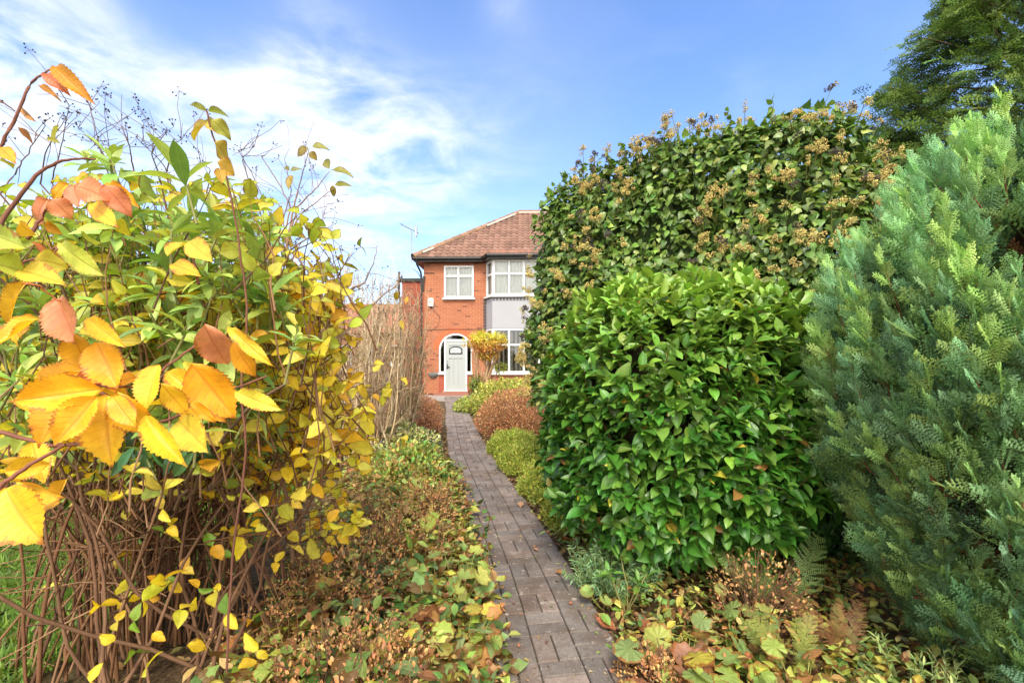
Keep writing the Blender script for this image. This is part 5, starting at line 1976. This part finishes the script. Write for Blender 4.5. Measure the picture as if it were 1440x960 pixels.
def yellow_shrub():
    g, lf = Geo(), Geo()
    base = np.array([-1.80, 2.25, 0])
    # basal stems: dense, fanning
    ends = []
    for i in range(150):
        a = base + np.array([rng.normal(0, .26), rng.normal(0, .24), 0])
        px = rng.uniform(-80, 500) if i % 4 else rng.uniform(240, 520)
        dd = rng.uniform(1.8, 2.9)
        py = rng.uniform(330, 620) + max(0, px - 400) * .3
        e = P(px, py, dd)
        md = a * (.86, .86, 0) + e * (.14, .14, 0) + UP * rng.uniform(.6, 1.0)
        tb = np.linspace(0, 1, 11)[:, None]
        pp = (1 - tb) ** 2 * a + 2 * tb * (1 - tb) * md + tb * tb * e
        pp = pp + (path_pts(a, e, 11, .03, .012) - (a + (e - a) * tb))
        r0 = rng.uniform(.003, .009)
        col = np.array(BROWN_STEM[rng.integers(4)])
        g.tube(pp, np.linspace(r0, .0025, 11), col, 6)
        for k in range(7):
            j = rng.integers(3, 10)
            d = norm(norm(pp[min(9, j + 1)] - pp[j - 1]) * .6 + rng.normal(0, .6, 3))
            L = rng.uniform(.12, .5)
            q = path_pts(pp[j], pp[j] + d * L, 6, .1, .02)
            g.tube(q, np.linspace(.0035, .0013, 6), col * .9, 4)
            ends.append(q)
        ends.append(pp[5:])
    # low side branches with thin tangles
    for i in range(70):
        a = base + np.array([rng.normal(0, .3), rng.normal(0, .3), rng.uniform(.05, .9)])
        e = a + np.array([rng.uniform(-.6, .9), rng.uniform(-.5, .3), rng.uniform(-.1, .5)])
        q = path_pts(a, e, 8, .15, .02)
        g.tube(q, np.linspace(.004, .0015, 8), np.array(BROWN_STEM[rng.integers(4)]) * 1.1, 4)
        ends.append(q)
    PAL_Y = [(.88, .62, .03), (.90, .68, .05), (.82, .46, .03), (.72, .64, .06), (.86, .72, .10)]
    PAL_G = [(.44, .50, .05), (.58, .56, .06), (.32, .42, .05), (.66, .52, .05)]
    for q in ends:
        m = q.mean(0)
        px = CX + F * m[0] / m[1]; py = HY - F * (m[2] - EYE) / m[1]
        low = py > 680
        if low and rng.random() < .93:
            continue
        if py > 600 and px < 330 and rng.random() < .6:
            continue
        pal = PAL_G if (py < 440 and rng.random() < .75) else PAL_Y
        leaf_pairs(lf, [YELLOW, YELLOW_B], q, rng.integers(1, 4), .062, pal)
    # dense yellow screen in the middle band
    for i in range(430):
        px = rng.uniform(200, 510); py = 400 + rng.random() ** 1.25 * 350
        if py > 600 and px < 400 + (py - 600) * .4:
            continue
        if px > 470 and py < 520:
            continue
        dd = rng.uniform(1.5, 2.5)
        e = P(px, py, dd)
        a = e + np.array([-.25 + rng.normal(0, .1), rng.normal(0, .12), rng.uniform(-.15, .05)])
        q = path_pts(a, e, 6, .1, .02)
        g.tube(q, np.linspace(.0032, .0012, 6), np.array(BROWN_STEM[rng.integers(4)]), 4)
        leaf_pairs(lf, [YELLOW, YELLOW_B], q, rng.integers(2, 5), .072, PAL_Y, down=.25)
    # upper green-yellow leaves over the rhododendron
    for i in range(470):
        px = rng.uniform(0, 470); py = rng.uniform(250, 590) + max(0, (px - 330)) * .55
        dd = rng.uniform(1.15, 2.3)
        if py > 520 and px > 400:
            continue
        e = P(px, py, dd)
        a = e + np.array([rng.normal(0, .08), rng.normal(0, .1), -rng.uniform(.2, .4)])
        q = path_pts(a, e, 6, .1, .02)
        g.tube(q, np.linspace(.003, .001, 6), np.array(BROWN_STEM[rng.integers(4)]), 4)
        leaf_pairs(lf, [YELLOW, YELLOW_B], q, rng.integers(2, 4), .058, PAL_G if py < 400 or rng.random() < .35 else PAL_Y)
    for i in range(26):
        e = P(rng.uniform(0, 420), rng.uniform(660, 930), rng.uniform(1.25, 1.9))
        leaf_pairs(lf, [YELLOW, YELLOW_B], path_pts(e - np.array([.08, 0, .08]), e, 5), rng.integers(1, 3), .058, PAL_Y + [(.25, .42, .05)])
    plant('yellow_leaved_shrub', 'big multi-stemmed shrub with brown stems and yellow autumn leaves at the left', 'shrub', tuple(base),
          [('stems', g, M['bark'], True), ('leaves', lf, M['yellow'], True)])


yellow_shrub()


def rhododendron():
    g, st = Geo(), Geo()
    base = np.array([-1.35, 1.75, 0])
    tips, axes = [], []
    spots = [(120, 450), (60, 560), (200, 480), (235, 500), (250, 600), (215, 610), (170, 600), (330, 560), (310, 600), (350, 450), (300, 380), (210, 300), (195, 350), (240, 330),
             (140, 230), (160, 290), (285, 300), (180, 430), (20, 470), (40, 620), (330, 520), (250, 440), (220, 380), (110, 520), (290, 470), (350, 400), (200, 640), (90, 330),
             (15, 520), (390, 440), (150, 380), (265, 360), (60, 400), (10, 340), (320, 340), (130, 300)]
    for (px, py) in spots:
        for _ in range(3):
            dd = rng.uniform(1.05, 1.75)
            tips.append(P(px + rng.normal(0, 22), py + rng.normal(0, 18), dd))
            axes.append(norm(UP * .9 + np.array([rng.normal(.1, .3), rng.normal(-.35, .3), 0])))
    for i in range(270):
        px = rng.uniform(-60, 400); py = rng.uniform(290, 630)
        tips.append(P(px, py, rng.uniform(1.25, 2.1))); axes.append(norm(UP + rng.normal(0, .4, 3)))
    tips, axes = np.array(tips), np.array(axes)

    def colf(p_, a_):
        m = len(p_)
        return C([(.30, .44, .09), (.38, .50, .10), (.22, .36, .08), (.44, .50, .10)], m, .14, .06)
    rosettes(g, [RHODO, RHODO_B], tips, axes, 8, .088, colf, (40, 95), .25, .006)
    for q, a in zip(tips, axes):
        m1 = q - a * .12
        st.tube([q, m1], [.0025, .0035], (.22, .22, .08), 5)
        if rng.random() < .2:
            st.tube(path_pts(m1, m1 * .55 + (base + UP * .7) * .45, 5, .12, .02), np.linspace(.0035, .006, 5), (.16, .10, .06), 5)
        g.inst(SMALL, q[None], frames(a[None], np.array([[1., 0, 0]])), np.array([.03]), C([(.35, .38, .1)], 1))
    for _ in range(14):
        e = base + np.array([rng.normal(0, .4), rng.normal(0, .3), rng.uniform(.8, 1.3)])
        st.tube(path_pts(base + rng.normal(0, .2, 3) * (1, 1, 0), e, 10, .06, .02), np.linspace(.008, .004, 10), (.17, .09, .05), 6)
    # drooping dark older leaves under the front shoots
    k = 60
    pos = np.stack([P(rng.uniform(180, 280), rng.uniform(600, 640), rng.uniform(1.1, 1.4)) for _ in range(k)])
    d = np.stack([rng.normal(0, .5, k), rng.normal(0, .4, k), -np.ones(k)], 1)
    g.inst(RHODO, pos, frames(d, np.array([0, -1., .2]) + rng.normal(0, .4, (k, 3))), rng.uniform(.07, .09, k), C([(.06, .15, .05), (.05, .12, .04)], k))
    plant('rhododendron', 'evergreen shrub with whorls of long green leaves behind the orange leaves at the left', 'shrub', tuple(base),
          [('leaves', g, M['rhodo'], True), ('stems', st, M['bark'], True)])


rhododendron()


def hero(geo, tpl, bx, by, tx, ty, w, d, col, dz=None, roll=None, bend=0):
    if tpl is CHERRY:
        tpl = CHERRIES[rng.integers(4)]
    """one leaf from its base point to its tip, at depth d"""
    dz = rng.uniform(-.05, .04) if dz is None else dz
    a, b = P(bx, by, d), P(tx, ty, d + dz)
    ax = b - a
    L = np.linalg.norm(ax)
    nrm = np.array([rng.normal(0, .25), -1.0, rng.normal(.35, .25)])
    if roll:
        nrm = nrm + norm(np.cross(ax, [0, 1, 0])) * roll
    Lp = math.hypot(tx - bx, ty - by) / F * d
    geo.inst(tpl, a[None], frames(ax[None], nrm[None]), np.array([[Lp * w, L, Lp]]), C(col, 1, .06, .04))


def cherry():
    """near branches with large orange, yellow and pink leaves"""
    g, st = Geo(), Geo()
    OR, YO, PK, YL, RD, GY = (.86, .43, .02), (.88, .53, .03), (.74, .27, .12), (.70, .56, .05), (.62, .16, .06), (.50, .53, .06)
    A = lambda x, y: (x / 2.824, 380 + y / 2.824)
    B = lambda x, y: (x / 2.824, 60 + y / 2.824)
    near = [((100, 45), (-10, 240), .5, YO), ((150, 190), (-15, 325), .42, YO), ((225, 112), (320, 290), .85, PK), ((350, 190), (482, 302), .5, YO), ((290, 250), (352, 425), .75, OR),
            ((385, 285), (480, 470), .8, OR), ((410, 470), (90, 520), .50, OR), ((330, 400), (90, 480), .45, OR), ((330, 470), (100, 705), .55, OR), ((385, 500), (235, 690), .6, OR),
            ((425, 495), (415, 790), .62, YO), ((465, 485), (580, 670), .75, YO), ((632, 375), (552, 565), .62, YO), ((580, 578), (722, 782), .42, YO), ((712, 600), (842, 722), .85, YL),
            ((640, 450), (738, 562), .65, YO), ((665, 400), (800, 505), .6, YO), ((812, 215), (905, 425), .68, PK), ((760, 370), (932, 575), .72, OR), ((925, 285), (1018, 435), .5, OR),
            ((912, 225), (1056, 378), .32, YO), ((760, 518), (848, 612), .4, OR), ((15, 800), (205, 765), .55, YO), ((75, 835), (278, 885), .6, YO), ((10, 875), (170, 975), .8, YO),
            ((300, 420), (440, 440), .7, PK), ((940, 480), (1090, 560), .5, YL), ((395, 440), (250, 420), .5, OR), ((450, 500), (510, 620), .8, OR), ((0, 860), (-30, 1010), .6, YO)]
    for b, t, w, c in near:
        (bx, by), (tx, ty) = A(*b), A(*t)
        d = .66 + rng.uniform(-.05, .06)
        hero(g, CHERRY, bx, by, tx, ty, w * .92, d, c)
    hero(g, CHERRY, 8, 686, 46, 770, .95, .6, YO)
    for (cx_, cy_, n_) in ((330, 470, 8), (560, 470, 4), (840, 430, 4), (110, 850, 3), (200, 640, 3), (120, 230, 2), (60, 920, 3)):
        for _ in range(n_):
            bx, by = A(cx_ + rng.normal(0, 80), cy_ + rng.normal(0, 60))
            a_ = rng.uniform(.1, 1.25) * math.pi
            l_ = rng.uniform(38, 68)
            hero(g, CHERRY, bx, by, bx + l_ * math.cos(a_) * .9, by + l_ * math.sin(a_), rng.uniform(.5, .75), rng.uniform(.70, .86), (YO, OR, YO, YL, OR)[rng.integers(5)])
    top = [((218, 95), (358, 228), .42, (.62, .24, .02), .8), ((175, 122), (260, 182), .62, (.58, .16, .06), .8), ((155, 170), (240, 225), .3, (.55, .24, .05), .82), ((88, 257), (156, 317), .35, (.5, .25, .06), .85),
           ((70, 335), (135, 400), .32, (.52, .22, .08), .85), ((0, 415), (48, 462), 1.0, OR, .8), ((0, 470), (62, 490), .7, GY, .8),
           ((190, 620), (88, 722), .75, PK, .72), ((205, 622), (278, 695), 1.0, RD and PK, .7), ((272, 560), (172, 612), .55, OR, .74), ((345, 520), (268, 552), .8, OR, .76),
           ((300, 570), (430, 600), 1.0, PK, .68), ((290, 565), (325, 655), 1.0, PK, .72), ((415, 565), (512, 685), .7, PK, .70), ((430, 558), (568, 662), .4, OR, .75),
           ((362, 640), (440, 716), .8, YO, .72), ((78, 715), (132, 768), 1.1, YO, .7), ((188, 708), (240, 765), .7, OR, .75),
           ((-20, 765), (125, 822), .75, GY, .62), ((135, 862), (285, 882), .85, YL, .62), ((240, 795), (358, 928), .65, GY, .68), ((-30, 880), (125, 905), .8, GY, .6), ((85, 905), (245, 945), .7, YL, .62),
           ((125, 795), (218, 832), .6, PK, .7), ((820, 272), (758, 240), .75, (.30, .30, .04), 1.05), ((825, 272), (900, 282), .5, (.30, .34, .05), 1.05), ((822, 318), (748, 380), .85, (.46, .36, .04), 1.0),
           ((822, 305), (862, 352), .9, (.5, .42, .05), 1.05), ((838, 305), (925, 372), .7, (.38, .34, .04), 1.0), ((850, 395), (935, 468), .95, (.46, .34, .04), 1.0), ((862, 475), (942, 525), 1.1, (.58, .36, .04), 1.0),
           ((870, 500), (882, 562), .8, (.5, .3, .04), 1.0), ((665, 850), (742, 775), .7, YL, 1.0), ((750, 790), (836, 862), .95, YL, 1.0), ((682, 880), (778, 905), .85, YO, 1.0),
           ((235, 330), (200, 400), .5, (.40, .40, .06), 1.1), ((240, 400), (190, 385), .5, (.42, .42, .06), 1.1)]
    for b, t, w, c, d in top:
        (bx, by), (tx, ty) = B(*b), B(*t)
        hero(g, CHERRY, bx, by, tx, ty, w * .85, d, c)

    def tw(pts, d, r0=.0035, r1=.0015, conv=B, col=(.20, .085, .055)):
        q = np.array([P(*conv(x, y), d + (k * .01)) for k, (x, y) in enumerate(pts)])
        # smooth
        t0 = np.linspace(0, 1, len(q)); t1 = np.linspace(0, 1, len(q) * 4)
        qq = np.stack([np.interp(t1, t0, q[:, j]) for j in range(3)], 1)
        for _ in range(3):
            qq[1:-1] = (qq[:-2] + 2 * qq[1:-1] + qq[2:]) / 4
        qq[1:-1] += rng.normal(0, .0008, qq[1:-1].shape)
        st.tube(qq, np.linspace(r0, r1, len(qq)), col, 6)
    tw([(-60, 520), (0, 415), (70, 280), (125, 150), (175, 122), (218, 97)], .8, .0035, .0012)
    tw([(0, 232), (60, 272)], .8, .0015, .001)
    tw([(-40, 820), (10, 700), (110, 560), (200, 480), (300, 460), (380, 462)], .95, .005, .002)
    tw([(110, 780), (160, 700), (200, 640), (300, 570), (345, 545)], .72, .003, .0015)
    tw([(230, 960), (150, 900), (250, 800), (140, 860), (0, 890)], .64, .002, .0015)
    tw([(820, 270), (840, 350), (875, 450), (905, 560), (940, 720), (960, 900), (990, 1080), (950, 1330), (985, 1650), (920, 2000), (900, 2500)], 1.03, .0018, .0028)
    tw([(790, 960), (770, 860), (745, 780)], 1.0, .003, .0015)
    tw([(-60, 905), (0, 860), (120, 770), (260, 690)], .62, .004, .002, A)
    tw([(90, 50), (160, 60), (200, 100), (240, 125)], .66, .0015, .0012, A, (.6, .2, .08))
    tw([(430, 500), (330, 455), (560, 470), (640, 400), (720, 340), (810, 270)], .70, .0025, .0018, A)
    tw([(640, 600), (760, 560), (900, 480), (1060, 420)], .9, .003, .0018, A)
    tw([(0, 640), (200, 700), (330, 690)], .8, .004, .003, A)
    # the branches run down to one foot outside the left of the frame
    foot = np.array([-1.6, .55, 0])
    for s in (P(*B(-60, 520), .8), P(*B(-40, 820), .95), P(*A(-60, 905), .62), P(*A(0, 640), .8), P(*B(0, 890), .66)):
        st.tube(path_pts(foot + rng.normal(0, .03, 3) * (1, 1, 0), s, 9, .08, .01), np.linspace(.0055, .0035, 9), (.16, .08, .05), 7)
    plant('cherry_sapling', 'near branches with large orange, yellow and pink toothed leaves at the left edge', 'sapling', tuple(foot),
          [('leaves', g, M['cherry'], True), ('stems', st, M['bark'], True)])


cherry()


def twiggy():
    """bare viburnum with a few leaves, black fruit clusters against the sky"""
    g, lf = Geo(), Geo()
    be = g          # the small fruits are carried by the twigs
    D = lambda x, y: (340 + x / 3, 180 + y / 3)
    foot = np.array([-1.22, 2.55, 0])
    d = 2.2
    hub = P(*D(195, 500), d)

    def tw(pts, d0, r0, r1, col=(.24, .15, .10), conv=D, sub=0):
        q = np.array([P(*conv(x, y), d0 + .09 * math.sin(conv(x, y)[0] * .025) + .07 * math.sin(conv(x, y)[1] * .03)) for (x, y) in pts])
        t0 = np.linspace(0, 1, len(q)); t1 = np.linspace(0, 1, len(q) * 4)
        qq = np.stack([np.interp(t1, t0, q[:, j]) for j in range(3)], 1)
        qq[1:-1] += rng.normal(0, .0015, qq[1:-1].shape)
        g.tube(qq, np.linspace(r0, r1, len(qq)), col, 5)
        for _ in range(sub):
            j = rng.integers(len(qq) // 3, len(qq))
            e = qq[j] + norm(rng.normal(size=3) * (1, .5, 1) + UP * .8) * rng.uniform(.05, .22)
            k = path_pts(qq[j], e, 4, .1, .02)
            g.tube(k, np.linspace(.0016, .0009, 4), col, 3)
            if rng.random() < .6:
                berries(k[-1], rng.integers(2, 6))
        return qq

    def berries(p, n):
        for _ in range(n):
            e = p + norm(rng.normal(size=3) + UP * .4) * rng.uniform(.01, .03)
            g.tube([p, e], .0007, (.15, .1, .07), 3)
            be.inst(OCT, e[None], np.eye(3)[None], np.array([rng.uniform(.003, .0048)]), C([(.05, .035, .04)], 1))
    tw([(250, 820), (215, 680), (195, 560), (190, 500)], d, .011, .008, (.36, .22, .14))
    g.tube(path_pts(foot, P(*D(250, 820), d), 8, .05, .01), np.linspace(.013, .010, 8), (.26, .15, .09), 7)
    tw([(190, 500), (215, 350), (240, 250), (285, 85)], d, .006, .0015, sub=5)
    tw([(190, 490), (235, 330), (310, 260), (372, 182)], d, .005, .0015, sub=4)
    tw([(190, 470), (250, 360), (330, 300), (388, 255)], d, .004, .0015, sub=4)
    tw([(185, 480), (110, 370), (40, 260), (0, 130), (50, 80)], d, .005, .0015, sub=6)
    tw([(180, 450), (205, 330), (150, 220), (80, 122), (100, 115)], d, .004, .0015, sub=3)
    tw([(190, 500), (175, 380), (210, 260), (180, 130)], d, .004, .0015, sub=4)
    tw([(200, 520), (300, 450), (340, 380), (360, 320)], d, .004, .0012, sub=8)
    tw([(200, 530), (300, 480), (380, 465)], d, .004, .0012, sub=6)
    tw([(190, 520), (120, 440), (60, 380), (10, 330)], d, .004, .0015, sub=6)
    # right-hand bare branches
    d2 = 1.9
    tw([(100, 1200), (200, 1050), (350, 900), (370, 780), (420, 700), (520, 650), (560, 560), (572, 495)], d2, .009, .0015, sub=9)
    
    tw([(200, 1050), (420, 880), (520, 780), (600, 700), (670, 650)], d2, .008, .002, (.36, .25, .17), sub=9)
    tw([(350, 830), (250, 730), (150, 680), (70, 640)], d2, .005, .002, (.33, .22, .15), sub=5)
    tw([(330, 900), (330, 760), (340, 640), (330, 560)], d2, .006, .002, (.4, .27, .17), sub=5)
    tw([(370, 800), (300, 640), (250, 560), (200, 520)], d2, .004, .002, sub=4)
    g.tube(path_pts(foot, P(*D(100, 1200), d2), 8, .05, .01), np.linspace(.012, .009, 8), (.26, .15, .09), 7)
    OL = (.26, .25, .04)
    for b, t, w, c in [((280, 85), (220, 110), 1.1, (.30, .24, .05)), ((296, 78), (367, 72), .8, OL), ((288, 100), (315, 135), 1.1, (.30, .22, .04)), ((370, 172), (340, 112), .85, OL), ((378, 178), (472, 178), .75, OL),
                       ((392, 240), (456, 230), .6, OL), ((385, 242), (386, 295), .75, (.34, .28, .05)), ((205, 182), (250, 160), .8, OL), ((202, 180), (170, 150), .7, OL), ((212, 200), (185, 250), .95, (.40, .28, .05)),
                       ((95, 285), (100, 325), .7, (.2, .1, .05)), ((130, 400), (95, 392), .8, (.5, .35, .06)), ((220, 430), (265, 465), .8, (.45, .28, .06)), ((300, 410), (330, 450), 1., OL), ((270, 408), (300, 440), .9, (.35, .22, .05)),
                       ((360, 565), (378, 600), .9, (.6, .36, .06)), ((402, 655), (404, 785), .55, (.62, .34, .04)), ((445, 742), (530, 782), .5, (.65, .4, .05)), ((262, 810), (337, 782), .6, (.66, .5, .05)),
                       ((430, 872), (500, 930), .5, (.66, .38, .04)), ((255, 830), (310, 880), .7, (.62, .42, .04)), ((40, 490), (140, 500), .7, (.5, .42, .05)), ((150, 490), (190, 520), .8, (.62, .42, .05)),
                       ((700, 712), (690, 738), .9, (.62, .42, .04)), ((660, 690), (640, 735), .8, (.62, .42, .04)), ((672, 810), (680, 850), .8, (.62, .42, .04)), ((640, 845), (640, 875), .9, (.65, .45, .1))]:
        (bx, by), (tx, ty) = D(*b), D(*t)
        hero(lf, YELLOW, bx, by, tx, ty, w, 2.0 if b[1] > 600 else d, c)
    # thin twigs with black fruit above the yellow shrub
    for (pts, dd) in [([(205, 555), (240, 430), (275, 250)], 1.9), ([(430, 520), (400, 430), (355, 250)], 1.9), ([(530, 500), (515, 420), (498, 328)], 1.9), ([(700, 620), (650, 480), (545, 380)], 1.9),
                      ([(660, 520), (690, 400), (720, 385)], 1.9), ([(470, 560), (400, 420), (310, 340)], 1.9), ([(460, 520), (440, 420), (400, 390)], 1.9), ([(640, 560), (600, 430), (650, 370)], 1.8),
                      ([(1075, 780), (1000, 600), (955, 420)], 2.2), ([(1075, 690), (1000, 520), (950, 430), (1010, 410)], 2.2), ([(820, 600), (835, 500), (790, 475)], 2.0), ([(160, 560), (180, 430), (260, 300)], 1.7), ([(0, 600), (60, 520), (110, 440), (180, 330)], 1.5)]:
        q = tw([(x, y) for x, y in pts], dd, .003, .0012, (.17, .11, .08), lambda x, y: (x / 2.824, 60 + y / 2.824), sub=6)
        berries(q[-1], 5)
        e0 = q[0]
        g.tube(path_pts(foot + rng.normal(0, .15, 3) * (1, 1, 0), e0, 12, .05, .01), np.linspace(.006, .003, 12), (.2, .10, .06), 5)
    plant('bare_viburnum', 'leggy nearly leafless shrub with black berries and few olive leaves against the sky', 'shrub', tuple(foot),
          [('stems', g, M['bark'], True), ('leaves', lf, M['yellow'], True)])


twiggy()
print('scene built', sum(len(o.data.polygons) for o in bpy.data.objects if o.type == 'MESH'))
